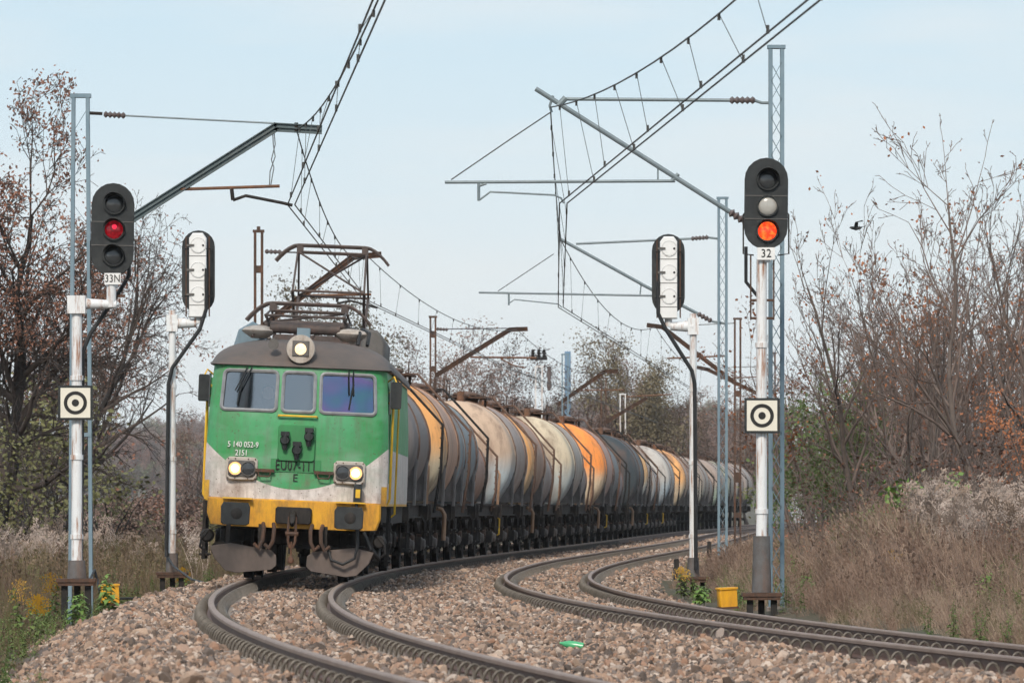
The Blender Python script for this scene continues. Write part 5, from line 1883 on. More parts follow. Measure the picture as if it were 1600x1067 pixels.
b = MB(); b.tube([P(1166, 385, s) + Vector((0, .1, 0)), P(1166, 440, s) + Vector((0, .1, 0)), P(1187, 466, s) + Vector((0, .08, 0))], 0.025, 8); b.build('conduit', 'rubber', S2, S2.location)
dp = P(1190, 649.5, s); disc_board(S2, dp.x, dp.y, dp.z, 0.50, 'cream board with a black ring and dot')


def signal_back(root, s, cx, cy, w, h, arm_y, post_x, base_y, cond, side):
    hc = P(cx, cy, s)
    hd = bpy.data.objects.new('signal_head', None); COL.objects.link(hd); hd.parent = root
    hd.location = hc - root.location
    b = MB(); b.prism(stadium(0, 0, w, h)[::-1], 0.10, 0.13, 0.008); b.build('backboard', 'black', hd)
    b = MB()
    b.prism([(-0.155, -h * 0.56), (0.155, -h * 0.56), (0.155, h * 0.40), (0.09, h * 0.46), (-0.09, h * 0.46), (-0.155, h * 0.40)], -0.16, 0.10, 0.02)
    b.build('lamp_housing', 'plate', hd)
    for k, zz in enumerate((0.30, -0.03, -0.36)):
        zc = zz * h * 0.9 + 0.06
        b = MB(); b.lathe([(0.0, -0.012), (0.125, -0.012), (0.13, 0.0)], (0.01, -0.162, zc), 'y', 24); dr = b.build('lamp_door', 'plate', hd)
        b = MB(); b.lathe([(0.130, 0.0), (0.138, -0.012), (0.146, 0.0)], (0.01, -0.166, zc), 'y', 24, False); b.build('door_rim', 'plate', dr)
        b = MB(); b.box((-0.13, -0.18, zc), (0.14, 0.02, 0.04)); b.build('door_hinge', 'greyplate', dr)
        b = MB(); b.lathe([(0.0, -0.02), (0.02, -0.02), (0.02, 0.0)], (0.10, -0.165, zc), 'y', 8); b.build('door_knob', 'dark', dr)
        b = MB(); b.box((0, -0.165, zc - 0.19), (0.33, 0.008, 0.008)); b.build('housing_seam', 'greyplate', hd)
    for sd in (-1, 1):
        b = MB(); b.tube([(sd * 0.21, -0.12, h * 0.42), (sd * 0.21, -0.12, -h * 0.55)], 0.013, 5); b.build('guard_rod', 'rust', hd)
    for zz in (0.27, -0.30):
        b = MB(); b.tube([(-w * 0.42, 0.02, zz * h), (-w * 0.40, -0.14, zz * h), (w * 0.40, -0.14, zz * h), (w * 0.42, 0.02, zz * h)], 0.010, 5); b.build('guard_rod', 'dark', hd)
    b = MB(); b.cyl(P(cx, cy + h * s * 0.5, s), P(cx, arm_y, s), 0.07, n=14); b.build('head_stub', 'whitepaint', root, root.location)
    b = MB(); b.tube([P(cx - side * 3, arm_y, s), P((cx * 0.5 + post_x * 0.5), arm_y, s), P(post_x, arm_y, s)], [0.075, 0.09, 0.11], 14); b.build('bracket_arm', 'whitepaint', root, root.location)
    q = P(post_x, base_y, s)
    post_and_base(root, q.x, q.y, q.z, P(0, arm_y - 20, s).z, 0.068, 0.34)
    b = MB(); b.box(P(post_x, arm_y, s), (0.20, 0.20, 0.30)); b.build('bracket_clamp', 'whitepaint', root, root.location)
    b = MB(); b.tube([P(a, c, s) + Vector((0, -0.16, 0)) for a, c in cond], 0.036, 8); b.build('conduit', 'rubber', root, root.location)


s = 86.0
S3 = thing('railway_signal', 'left signal seen from behind, white lamp housing on a thin white post', 'railway signal', P(266, 893, s), group='railway signals')
signal_back(S3, s, 309.5, 424, 0.60, 1.50, 505, 269, 893, [(323, 420), (323, 483), (313, 515), (270, 575), (264, 600), (261, 870)], 1)
s = 86.0
S4 = thing('railway_signal', 'right signal seen from behind, white lamp housing on a thin white post', 'railway signal', P(1086, 903, s), group='railway signals')
signal_back(S4, s, 1044.5, 428, 0.60, 1.46, 510, 1083, 900, [(1028, 440), (1028, 490), (1040, 515), (1081, 580), (1085, 600), (1087, 890)], -1)

# ------------------------------------------------------------------ small things by the track
def cable_box(px, py, s, label):
    p = P(px, py, s)
    r_ = thing('cable_box', label, 'cable box', p, (0, R(-3), R(12)), 'yellow cable boxes')
    b = MB(); b.cbox((0, 0, 0.14), (0.25, 0.22, 0.26), 0.012); b.build('box_body', 'boxyellow', r_)
    b = MB(); b.cbox((0, 0, 0.28), (0.28, 0.26, 0.03), 0.008); b.build('lid', 'boxyellow', r_)
    b = MB(); b.box((0, 0, 0.0), (0.28, 0.25, 0.03)); b.build('box_foot', 'rust', r_)
    return r_


cable_box(172, 944, 108.0, 'yellow cable box beside the signal numbered 33N')
cable_box(1137, 949, 108.0, 'yellow cable box beside the signal numbered 32')
b = MB()
p = P(893, 992, 150)
zb = float(ballast_z(p.x, p.y)) + 0.075
b.lathe([(0.0, -0.13), (0.042, -0.125), (0.045, -0.05), (0.043, 0.03), (0.025, 0.085), (0.014, 0.10), (0.014, 0.125), (0.0, 0.126)], (0, 0, 0), 'x', 14)
o = b.build('plastic_bottle', 'bottle'); o.location = (p.x, p.y, zb); o.rotation_euler = (0, R(-9), R(172))
tag(o, 'crumpled green plastic bottle lying on the ballast between the tracks', 'bottle')


def stone_mesh(seed, sub=2, flat=0.75):
    r_ = np.random.RandomState(seed)
    me = bpy.data.meshes.new('stone')
    import bmesh
    bm = bmesh.new()
    bmesh.ops.create_icosphere(bm, subdivisions=sub, radius=1.0)
    dirs = r_.normal(size=(9, 3)); dirs /= np.linalg.norm(dirs, axis=1)[:, None]
    ds = r_.uniform(0.38, 0.8, 9)
    for v in bm.verts:
        c = np.array(v.co[:])
        for d, q in zip(dirs, ds):
            t = c @ d
            if t > q:
                c = c - d * (t - q)
        v.co = c * np.array([1.35, 1.05, flat * 1.25])
    bm.to_mesh(me); bm.free()
    return me


me = stone_mesh(5, 3, 0.6); me.materials.append(M['boulder'])
p = P(1212, 1040, 200)
o = mesh_obj('boulder', me, None, (p.x, p.y, float(ballast_z(p.x, p.y)) + 0.06), (0.1, 0.15, 0.7), (0.19, 0.15, 0.17))
tag(o, 'big pale brown boulder on the ballast in the right foreground', 'boulder')
me = stone_mesh(9, 3, 0.6); me.materials.append(M['boulder'])
p = P(1150, 1050, 200)
for (px, py, q, lab) in ((1057, 889, 82, 'short dark marker post beside the right rear-facing signal'), (1108, 858, 62, 'short dark marker post by the lattice mast foot')):
    p = P(px, py, q)
    b = MB(); b.prism([(-0.05, 0), (0.05, 0), (0.05, 0.18), (0.035, 0.2), (-0.05, 0.19)], -0.05, 0.05, 0.006); b.box((0.0, 0, -0.1), (0.12, 0.12, 0.22))
    o = b.build('marker_post', 'dark'); o.location = p
    tag(o, lab, 'marker post', 'marker posts')
for pts, lab, r_ in (
        ([(262, 868, 86), (272, 885, 87), (300, 905, 90), (335, 914, 94)], 'black cable running from the left rear-facing signal to the track', 0.018),
        ([(140, 905, 108), (148, 890, 107), (152, 905, 107), (158, 935, 108), (235, 934, 106), (300, 925, 102)], 'black cable looping past the yellow box on the left', 0.018),
        ([(40, 985, 112), (70, 1020, 118), (110, 1039, 126), (200, 1034, 134), (265, 1026, 134)], 'black cable lying in the weeds at the lower left', 0.018)):
    b = MB()
    w_ = [P(*q) for q in pts]
    b.tube(w_, r_, 6)
    o = b.build('cable', 'rubber', None, w_[0]); tag(o, lab, 'cable', 'trackside cables')

# bird in the sky
p = P(1337, 357, 70.0)
b = MB()
b.tube([(-0.16, 0, 0.02), (-0.10, 0, 0.0), (0.0, 0, -0.005), (0.08, 0, 0.02), (0.115, 0, 0.03), (0.15, 0, 0.028)], [0.012, 0.035, 0.045, 0.035, 0.028, 0.004], 8)
for sd in (-1, 1):
    b.add([(0.06, sd * 0.03, 0.01), (-0.05, sd * 0.03, 0.01), (-0.02, sd * 0.16, 0.09), (0.05, sd * 0.15, 0.10), (-0.06, sd * 0.30, 0.08), (-0.10, sd * 0.27, 0.06)],
          [(0, 1, 2, 3), (3, 2, 5, 4)])
b.add([(-0.15, 0.012, 0.02), (-0.15, -0.012, 0.02), (-0.25, -0.04, 0.03), (-0.25, 0.04, 0.03)], [(0, 1, 2, 3)])
o = b.build('bird', 'black'); o.location = p; o.rotation_euler = (0.3, 0.1, R(200))
tag(o, 'small dark bird flying left of the bare trees', 'bird')

# far tower and houses
p = P(887, 700, 16.0)
b = MB()
b.prism([(p.x - 0.3, 0), (p.x + 0.3, 0), (p.x + 0.3, P(0, 549, 16).z), (p.x - 0.3, P(0, 549, 16).z)], p.y - 0.4, p.y + 0.4, 0.05)
o = b.build('blue_tower', 'bluetower', None, (p.x, p.y, 0)); tag(o, 'slim blue tower standing behind the trees', 'tower')
for k, (px, py, w_, h_, lab) in enumerate(((1262, 632, 2.6, 8.2, 'pale distant building left of the orange-leaved tree'), (1300, 640, 2.0, 7.6, 'pale distant building behind the bare trees'))):
    q = 20.0
    p = P(px, 780, q)
    r_ = thing('distant_building', lab, 'building', (p.x, p.y, -0.5), group='distant buildings')
    b = MB(); b.box((0, 0, h_ / 2), (w_, 3, h_)); b.build('wall', 'housewall', r_)
    b = MB(); b.box((0, 0, h_ + 0.1), (w_ + 0.3, 3.3, 0.2)); b.build('roof', 'roof', r_)
    for zz in (2.0, 4.4, 6.8):
        for xx in (-0.25, 0.25):
            b = MB(); b.box((xx * w_, -1.51, zz), (0.5, 0.05, 0.9)); b.build('window', 'lens_dark', r_)
# ------------------------------------------------------------------ scattering (loose stuff nobody could count)
def src_mesh(name, V, Fc, mats, mi=None):
    me = bpy.data.meshes.new(name)
    me.from_pydata([tuple(v) for v in V], [], Fc)
    for q in mats:
        me.materials.append(M[q])
    if mi is not None:
        me.polygons.foreach_set('material_index', mi)
    me.update()
    return me


def scatter(name, meshes, pts, rot, scl, idx, label, cat=None):
    coll = bpy.data.collections.new(name + '_source')
    for i, me in enumerate(meshes):
        o = bpy.data.objects.new('%s_source_%02d' % (name, i), me)
        coll.objects.link(o)
    me = bpy.data.meshes.new(name)
    me.vertices.add(len(pts))
    me.vertices.foreach_set('co', np.asarray(pts, np.float32).ravel())
    for an, arr in (('rot', rot), ('scl', scl)):
        a = me.attributes.new(an, 'FLOAT_VECTOR', 'POINT')
        a.data.foreach_set('vector', np.asarray(arr, np.float32).ravel())
    a = me.attributes.new('idx', 'INT', 'POINT')
    a.data.foreach_set('value', np.asarray(idx, np.int32))
    ob = mesh_obj(name, me)
    ng = bpy.data.node_groups.new(name, 'GeometryNodeTree')
    ng.interface.new_socket('Geometry', in_out='INPUT', socket_type='NodeSocketGeometry')
    ng.interface.new_socket('Geometry', in_out='OUTPUT', socket_type='NodeSocketGeometry')
    N, L = ng.nodes, ng.links
    gi = N.new('NodeGroupInput'); go = N.new('NodeGroupOutput')
    ci = N.new('GeometryNodeCollectionInfo'); ci.inputs['Collection'].default_value = coll
    ci.inputs['Separate Children'].default_value = True; ci.inputs['Reset Children'].default_value = True
    ip = N.new('GeometryNodeInstanceOnPoints')
    ip.inputs['Pick Instance'].default_value = True
    def na(n_, t):
        q = N.new('GeometryNodeInputNamedAttribute'); q.data_type = t; q.inputs['Name'].default_value = n_
        return q.outputs['Attribute']
    er = N.new('FunctionNodeEulerToRotation')
    L.new(na('rot', 'FLOAT_VECTOR'), er.inputs[0])
    L.new(gi.outputs[0], ip.inputs['Points'])
    L.new(ci.outputs[0], ip.inputs['Instance'])
    L.new(na('idx', 'INT'), ip.inputs['Instance Index'])
    L.new(er.outputs[0], ip.inputs['Rotation'])
    L.new(na('scl', 'FLOAT_VECTOR'), ip.inputs['Scale'])
    L.new(ip.outputs[0], go.inputs[0])
    md = ob.modifiers.new('scatter', 'NODES'); md.node_group = ng
    tag(ob, label, cat, kind='stuff')
    return ob


# ballast stones
M['stone'] = ramp_random('ballast_stone', [(.07, .055, .048), (.23, .16, .12), (.36, .24, .175), (.13, .11, .10), (.42, .30, .225), (.29, .165, .11), (.54, .44, .37), (.18, .145, .13), (.09, .07, .06), (.33, .22, .16)])
stones = []
for k in range(7):
    me = stone_mesh(40 + k, 1 if k % 2 else 2, 0.62)
    me.materials.append(M['stone'])
    stones.append(me)


def stone_points(y0, y1, dens, smin, smax):
    n = int((y1 - y0) * 16 * dens)
    Y = NR.uniform(y0, y1, n)
    u = NR.uniform(-4.1, 10.5, n)
    X = T1(Y) + u
    keep = (X < T2(Y) + 2.95 + 0.35 * np.sin(Y * 0.7)) & (X > T1(Y) - 3.0 - 0.5 * np.sin(Y * 0.35 + 1))
    d1 = np.abs(np.abs(X - T1(Y)) - 0.753); d2 = np.abs(np.abs(X - T2(Y)) - 0.753)
    keep &= (d1 > 0.235) & (d2 > 0.235)
    px = 800 + F * X / Y
    keep &= (px > -120) & (px < 1750)
    X, Y = X[keep], Y[keep]
    n = len(X)
    sc = NR.uniform(smin, smax, n)
    big = NR.rand(n) < 0.04
    sc = np.where(big, sc * 1.6, sc)
    S = np.stack([sc, sc * NR.uniform(0.7, 1.1, n), sc * NR.uniform(0.7, 1.1, n)], 1)
    Z = ballast_z(X, Y) + sc * NR.uniform(-0.25, 0.55, n)
    return np.stack([X, Y, Z], 1), NR.uniform(-3.1, 3.1, (n, 3)), S


parts = [stone_points(33, 62, 340, .016, .042), stone_points(33, 62, 20, .042, .058), stone_points(62, 100, 240, .018, .045), stone_points(100, 170, 120, .028, .055), stone_points(170, 260, 45, .035, .06)]
pts, rot, scl = [np.concatenate(q) for q in zip(*parts)]
scatter('ballast', stones, pts, rot, scl, NR.randint(0, len(stones), len(pts)), 'pinkish brown crushed stone ballast around both tracks')


# grass and weeds
def blades(seed, n, h, spread, lean, w, seedhead=0.0, curl=0.4):
    r_ = random.Random(seed)
    V, Fc, mi = [], [], []
    for k in range(n):
        a = r_.uniform(0, 6.28); rr = spread * math.sqrt(r_.random())
        bx, by = rr * math.cos(a), rr * math.sin(a)
        hh = h * r_.uniform(0.45, 1.05)
        la = r_.uniform(0, 6.28); ll = lean * r_.uniform(0.1, 1.0) * hh
        dx, dy = math.cos(la) * ll, math.sin(la) * ll
        wa = r_.uniform(0, 3.14); wx, wy = math.cos(wa) * w, math.sin(wa) * w
        o = len(V)
        for t, kk in ((0, 1.0), (0.5, 0.8), (0.85, 0.5), (1.0, 0.15)):
            q = t ** 1.8
            x, y, z = bx + dx * q, by + dy * q, hh * (t - curl * 0.25 * t ** 3 * min(1, ll / hh))
            V += [(x - wx * kk, y - wy * kk, z), (x + wx * kk, y + wy * kk, z)]
        for j in range(3):
            Fc.append((o + 2 * j, o + 2 * j + 1, o + 2 * j + 3, o + 2 * j + 2)); mi.append(0)
        if r_.random() < seedhead:
            x, y, z = bx + dx, by + dy, hh * (1 - curl * 0.2)
            for j in range(7):
                o = len(V)
                sx = r_.uniform(-1, 1) * 0.035; sy = r_.uniform(-1, 1) * 0.035; sz = r_.uniform(-0.14, 0.05)
                q = r_.uniform(0.010, 0.022)
                V += [(x + sx - q, y + sy, z + sz), (x + sx + q, y + sy + q, z + sz), (x + sx, y + sy - q, z + sz + 2.2 * q)]
                Fc.append((o, o + 1, o + 2)); mi.append(0)
    return V, Fc, mi


def leafy(seed, h, nl, size, w=0.005):
    r_ = random.Random(seed)
    V, Fc, mi = [], [], []
    for st in range(3):
        bx, by = r_.uniform(-.08, .08), r_.uniform(-.08, .08)
        tx, ty = bx + r_.uniform(-.15, .15) * h, by + r_.uniform(-.15, .15) * h
        hh = h * r_.uniform(0.6, 1.0)
        o = len(V)
        V += [(bx - w, by, 0), (bx + w, by, 0), (tx + w * .4, ty, hh), (tx - w * .4, ty, hh), (bx, by - w, 0), (bx, by + w, 0), (tx, ty + w * .4, hh), (tx, ty - w * .4, hh)]
        Fc += [(o, o + 1, o + 2, o + 3), (o + 4, o + 5, o + 6, o + 7)]; mi += [0, 0]
        for k in range(nl):
            t = 0.15 + 0.85 * k / nl
            x, y, z = bx + (tx - bx) * t, by + (ty - by) * t, hh * t
            a = k * 2.4 + r_.uniform(-.4, .4); L_ = size * (1.15 - 0.6 * t) * r_.uniform(0.7, 1.2)
            dx, dy = math.cos(a), math.sin(a)
            o = len(V); q = L_ * 0.22
            V += [(x, y, z), (x + dx * L_ * .5 - dy * q, y + dy * L_ * .5 + dx * q, z + L_ * .18), (x + dx * L_, y + dy * L_, z - L_ * .12), (x + dx * L_ * .5 + dy * q, y + dy * L_ * .5 - dx * q, z + L_ * .18)]
            Fc.append((o, o + 1, o + 2, o + 3)); mi.append(0)
    return V, Fc, mi


M['dry'] = ramp_random('dry_grass', [(.17, .115, .09), (.28, .19, .145), (.20, .13, .10), (.34, .25, .19), (.24, .175, .14), (.40, .30, .23), (.15, .13, .075)], patch=0.55)
M['dry_olive'] = ramp_random('dry_olive_grass', [(.11, .085, .055), (.18, .125, .09), (.10, .10, .045), (.21, .15, .105), (.12, .085, .065), (.14, .13, .055), (.15, .10, .08)], patch=0.35)
M['weed'] = ramp_random('green_weed', [(.06, .10, .03), (.11, .16, .045), (.085, .11, .04), (.14, .19, .06)])
M['plume'] = ramp_random('reed_plume', [(.33, .26, .22), (.44, .36, .315), (.26, .20, .165), (.38, .31, .27), (.22, .16, .12)], patch=0.2)


def zone(xf, n, ymin, ymax, power=1.0):
    Y = ymin + (ymax - ymin) * NR.rand(n) ** power
    X = xf(Y, NR.rand(n))
    px = 800 + F * X / Y
    k = (px > -150) & (px < 1760)
    X, Y = X[k], Y[k]
    return X, Y, ground_z(X, Y)


def do_scatter(name, meshes, X, Y, Z, smin, smax, label, sq=(0.9, 1.25), lean=None):
    n = len(X)
    sc = smin + (smax - smin) * NR.rand(n)
    S = np.stack([np.maximum(sc, 0.4), np.maximum(sc, 0.4), sc * NR.uniform(*sq, n)], 1)
    rot = np.stack([NR.uniform(-.12, .12, n), NR.uniform(-.12, .12, n), NR.uniform(0, 6.28, n)], 1)
    if lean is not None:
        rot = np.stack([NR.uniform(-.15, .15, n), NR.normal(lean, 0.16, n), NR.uniform(-.7, .7, n)], 1)
    return scatter(name, meshes, np.stack([X, Y, Z - 0.03], 1), rot, S, NR.randint(0, len(meshes), n), label)


tufts = [src_mesh('tuft', *blades(k, 24, 0.85, 0.16, 0.45, 0.0042, 0.12)[:2], ['dry']) for k in range(5)]
tufts += [src_mesh('tuft', *blades(20 + k, 26, 0.6, 0.2, 0.8, 0.0042, 0.1)[:2], ['dry']) for k in range(2)]
X, Y, Z = zone(lambda Y, u: T2(Y) + 2.6 + 0.3 * np.sin(Y * .5) + 9.0 * u ** 1.15, 30000, 42, 200, 1.25)
# keep the grass low right at the edge of the ballast
dd = X - T2(Y)
kk = (dd > 3.0) | (NR.rand(len(X)) < 0.35)
X, Y, Z, dd = X[kk], Y[kk], Z[kk], dd[kk]
px_ = 800 + F * X / Y
clear = ((px_ > 1100) & (px_ < 1250) & (Y < 84)) | ((px_ > 1040) & (px_ < 1120) & (Y < 106))
hf = (0.75 + 0.45 * np.sin(X * 1.3 + Y * 0.17) * np.sin(Y * 0.29 - X * 0.5)) * np.clip(0.34 + 0.26 * (dd - 2.4), 0.34, 1.0) * np.where(clear, 0.4, 1.0)
do_scatter('dry_grass', tufts, X, Y, Z, 0.65 * hf, 1.25 * hf, 'dry reddish brown grass and weeds on the right bank', lean=-0.32)
tol = [src_mesh('tuft_olive', *blades(50 + k, 22, 0.95, 0.16, 0.35, 0.0045, 0.25)[:2], ['dry_olive']) for k in range(5)]
X, Y, Z = zone(lambda Y, u: T1(Y) - 2.75 - 0.4 * np.sin(Y * .35 + 1) - 13.0 * u ** 1.3, 24000, 36, 190, 1.2)
kk = (T1(Y) - X > 3.6) | (NR.rand(len(X)) < 0.4)
X, Y, Z = X[kk], Y[kk], Z[kk]
dl_ = T1(Y) - X
px_ = 800 + F * X / Y
hf = np.clip(0.2 + 0.28 * (dl_ - 2.8), 0.2, 1.0) * np.where((px_ > 70) & (px_ < 330) & (Y < 100), 0.7, 1.0)
do_scatter('weeds', tol, X, Y, Z, 0.6 * hf, 1.2 * hf, 'tall brown and olive weeds on the left bank')
gw = [src_mesh('weed_green', *leafy(k, 0.6, 16, 0.11)[:2], ['weed']) for k in range(4)]
Xa, Ya, Za = zone(lambda Y, u: T1(Y) - 2.7 - 8.0 * u ** 1.3, 900, 38, 120)
Xb, Yb, Zb = zone(lambda Y, u: T2(Y) + 2.3 + 5.0 * u ** 1.2, 1100, 50, 140)
kk = np.sin(Xb * 1.7 + Yb * 0.21) * np.sin(Yb * 0.33 + 2) > 0.25
Xb, Yb, Zb = Xb[kk], Yb[kk], Zb[kk]
do_scatter('green_weeds', gw, np.concatenate([Xa, Xb]), np.concatenate([Ya, Yb]), np.concatenate([Za, Zb]), 0.35, 0.95, 'scattered low green weeds along both banks')


def plume(seed):
    r_ = random.Random(seed)
    V, Fc, _ = blades(seed, 10, 1.1, 0.14, 0.35, 0.005, 0)
    for k in range(9):
        a = r_.uniform(0, 6.28); rr = 0.25 * math.sqrt(r_.random())
        x, y, z = rr * math.cos(a), rr * math.sin(a), r_.uniform(0.85, 1.3)
        for j in range(34):
            o = len(V)
            t = r_.random()
            sx, sy, sz = r_.gauss(0, 0.035) + 0.10 * t, r_.gauss(0, 0.035), -0.22 * t * t + r_.uniform(-.03, .03)
            q = r_.uniform(0.006, 0.016)
            V += [(x + sx - q, y + sy, z + sz), (x + sx + q, y + sy + q, z + sz), (x + sx + q * .5, y + sy - q, z + sz + 2.5 * q)]
            Fc.append((o, o + 1, o + 2))
    return V, Fc


plumes = [src_mesh('plume', *plume(90 + k), ['plume']) for k in range(4)]
X = []; Y = []
for (pxa, pxb, sa, sb, n) in ((1425, 1620, 78, 92, 260), (1540, 1640, 66, 78, 90), (-20, 110, 66, 80, 110), (100, 330, 60, 74, 30)):
    s_ = NR.uniform(sa, sb, n); X += list((NR.uniform(pxa, pxb, n) - 800) / s_); Y += list(F / s_)
X, Y = np.array(X), np.array(Y)
do_scatter('reed_plumes', plumes, X, Y, ground_z(X, Y), 0.7, 1.15, 'pale fluffy seed heads of dry reeds on both banks')


# ------------------------------------------------------------------ single plants by the track
def plant(name, px, py, s_, h, kind, label):
    p = P(px, py, s_)
    p.z = float(ground_z(p.x, p.y))
    if abs(p.x - float(T2(p.y))) < 2.9 or abs(p.x - float(T1(p.y))) < 2.9:
        p.z = max(p.z, float(ballast_z(p.x, p.y)))
    r_ = thing(name, label, 'plant', p, (0, 0, rng.uniform(0, 6)), 'single plants beside the track')
    sd = hash((px, py)) % 1000
    sd = int(px * 7 + py)
    V, Fc, _ = leafy(sd, h, 22, 0.20 if kind != 'gold' else 0.16, 0.007)
    mesh_obj('leaves', src_mesh('leaves', V, Fc, ['leaf_bright' if kind == 'bright' else 'weed']), r_)
    if kind == 'gold':
        q = random.Random(sd)
        V, Fc = [], []
        for k in range(260):
            o = len(V); a = q.uniform(0, 6.28); rr = q.uniform(0, .16); z = h * q.uniform(.75, 1.12) - rr * .5
            x, y = rr * math.cos(a), rr * math.sin(a); w_ = q.uniform(.008, .018)
            V += [(x - w_, y, z), (x + w_, y, z), (x, y + w_, z + 1.6 * w_)]
            Fc.append((o, o + 1, o + 2))
        mesh_obj('flower_head', src_mesh('flowers', V, Fc, ['flower_gold']), r_)


for a in ((80, 960, 108, 0.75, 'gold', 'yellow goldenrod in front of the left signal post'), (172, 905, 100, 0.45, 'green', 'green weed between the left signal and the yellow box'),
          (118, 985, 112, 0.5, 'bright', 'bright green weed at the foot of the left signal'), (30, 1010, 118, 0.8, 'gold', 'yellow goldenrod at the left edge of the picture'),
          (60, 1060, 122, 0.6, 'gold', 'yellow goldenrod in the lower left corner'), (285, 900, 84, 0.6, 'gold', 'yellow goldenrod right of the left rear-facing signal'),
          (175, 1050, 122, 0.55, 'bright', 'leafy green weed at the lower left beside the ballast'),
          (1095, 925, 98, 0.45, 'bright', 'bright green weed left of the right yellow box'), (1065, 905, 92, 0.5, 'gold', 'goldenrod beside the right rear-facing signal'),
          (1262, 965, 106, 0.5, 'bright', 'green weed just right of the tall lattice mast'), (1395, 975, 108, 0.62, 'gold', 'yellow goldenrod on the right bank'),
          (1350, 975, 110, 0.3, 'bright', 'low green weed left of the right-hand goldenrod'), (1542, 1000, 118, 0.75, 'bright', 'tall bright green weed near the right edge of the picture'),
          (1170, 930, 103, 0.35, 'bright', 'small green weed between the yellow box and the signal numbered 32')):
    plant('wild_plant', *a)


# ------------------------------------------------------------------ trees
def gen_tree(seed, H, stems=1, r0=0.12, spread=0.5, up=0.10, levels=4, fork=3, wob=0.16, droop=0.0, twig_r=0.0065, first=0.25, ratio=0.62, density=1.0):
    r_ = random.Random(seed)
    segs = []; tips = []

    def grow(p, d, L, r, lev):
        n = max(2, int(round(L / (0.55 if lev < 2 else 0.32))))
        st = L / n
        for i in range(n):
            u = up if lev < 2 else up - droop
            d = (d + Vector((r_.gauss(0, wob), r_.gauss(0, wob), r_.gauss(0, wob) + u))).normalized()
            q = p + d * st
            ra = r * (1 - 0.75 * i / n); rb = r * (1 - 0.75 * (i + 1) / n)
            segs.append((p, q, max(ra, twig_r), max(rb, twig_r * 0.8), lev))
            p = q
            if lev < levels:
                t = (i + 1) / n
                if lev == 0 and t < first:
                    continue
                k = fork * density * (1.0 if lev else 1.2) * (0.55 if n > 4 else 0.8)
                m_ = int(k) + (1 if r_.random() < k - int(k) else 0)
                for _ in range(max(m_, 1 if r_.random() < 0.7 else 0)):
                    a = r_.uniform(0, 6.283)
                    o = d.orthogonal().normalized(); o.rotate(Matrix.Rotation(a, 3, d))
                    ang = r_.uniform(0.45, 1.0) * (spread * 1.6)
                    nd = (d * math.cos(ang) + o * math.sin(ang)).normalized()
                    grow(p, nd, L * ratio * r_.uniform(0.55, 1.0) * (1.15 - 0.5 * t), max(rb * 0.65, twig_r), lev + 1)
            if lev >= levels - 1:
                tips.append((p, d))
        return

    for k in range(stems):
        a = r_.uniform(0, 6.28)
        t = 0.0 if stems == 1 else r_.uniform(0.06, 0.34)
        d = Vector((math.cos(a) * t, math.sin(a) * t, 1)).normalized()
        b0 = Vector((math.cos(a), math.sin(a), 0)) * (0.0 if stems == 1 else r_.uniform(0.05, 0.4))
        grow(b0, d, H * (0.72 if stems == 1 else r_.uniform(0.55, 0.8)), r0 * (1 if stems == 1 else r_.uniform(0.5, 1)), 0)
    return segs, tips


def segs_mesh(name, segs, mat, pick):
    V = []; Fc = []
    for p, q, ra, rb, lev in segs:
        if not pick(lev):
            continue
        n = 6 if ra > 0.05 else (4 if ra > 0.02 else 3)
        d = (q - p)
        if d.length < 1e-6:
            continue
        d.normalize()
        x = d.orthogonal().normalized(); y = d.cross(x)
        o = len(V)
        cs = [(math.cos(6.2832 * k / n), math.sin(6.2832 * k / n)) for k in range(n)]
        V += [p + (x * c + y * s_) * ra for c, s_ in cs] + [q + (x * c + y * s_) * rb for c, s_ in cs]
        for k in range(n):
            k2 = (k + 1) % n
            Fc.append((o + k, o + k2, o + n + k2, o + n + k))
    me = bpy.data.meshes.new(name)
    me.from_pydata([tuple(v) for v in V], [], Fc)
    me.materials.append(M[mat])
    me.polygons.foreach_set('use_smooth', [True] * len(me.polygons))
    me.update()
    return me


def leaves_mesh(name, tips, prob, per, size, mat, seed, keep=None, scat=0.12):
    r_ = random.Random(seed)
    V = []; Fc = []
    for p, d in tips:
        if r_.random() > prob or (keep and not keep(p)):
            continue
        for _ in range(per):
            c = p + Vector((r_.gauss(0, scat), r_.gauss(0, scat), r_.gauss(0, scat)))
            a = Vector((r_.gauss(0, 1), r_.gauss(0, 1), r_.gauss(0, 1) - 0.5)).normalized()
            s_ = size * r_.uniform(0.5, 1.3)
            w_ = a.orthogonal().normalized() * (s_ * 0.32)
            o = len(V)
            V += [c, c + a * (s_ * 0.5) + w_, c + a * s_, c + a * (s_ * 0.5) - w_]
            Fc.append((o, o + 1, o + 2, o + 3))
    me = bpy.data.meshes.new(name)
    me.from_pydata([tuple(v) for v in V], [], Fc)
    me.materials.append(M[mat])
    me.update()
    return me


def tree_kind(seed, H, bark, twig, leaf=None, prob=0.2, per=2, size=0.11, keep=None, scat=0.12, **kw):
    segs, tips = gen_tree(seed, H, **kw)
    t = segs_mesh('trunk', segs, bark, lambda l: l == 0)
    c = segs_mesh('crown', segs, twig, lambda l: l > 0)
    lv = leaves_mesh('leaves', tips, prob, per, size, leaf, seed, keep, scat) if leaf else None
    zm = max(s_[1].z for s_ in segs)
    return dict(t=t, c=c, l=lv, h=zm)


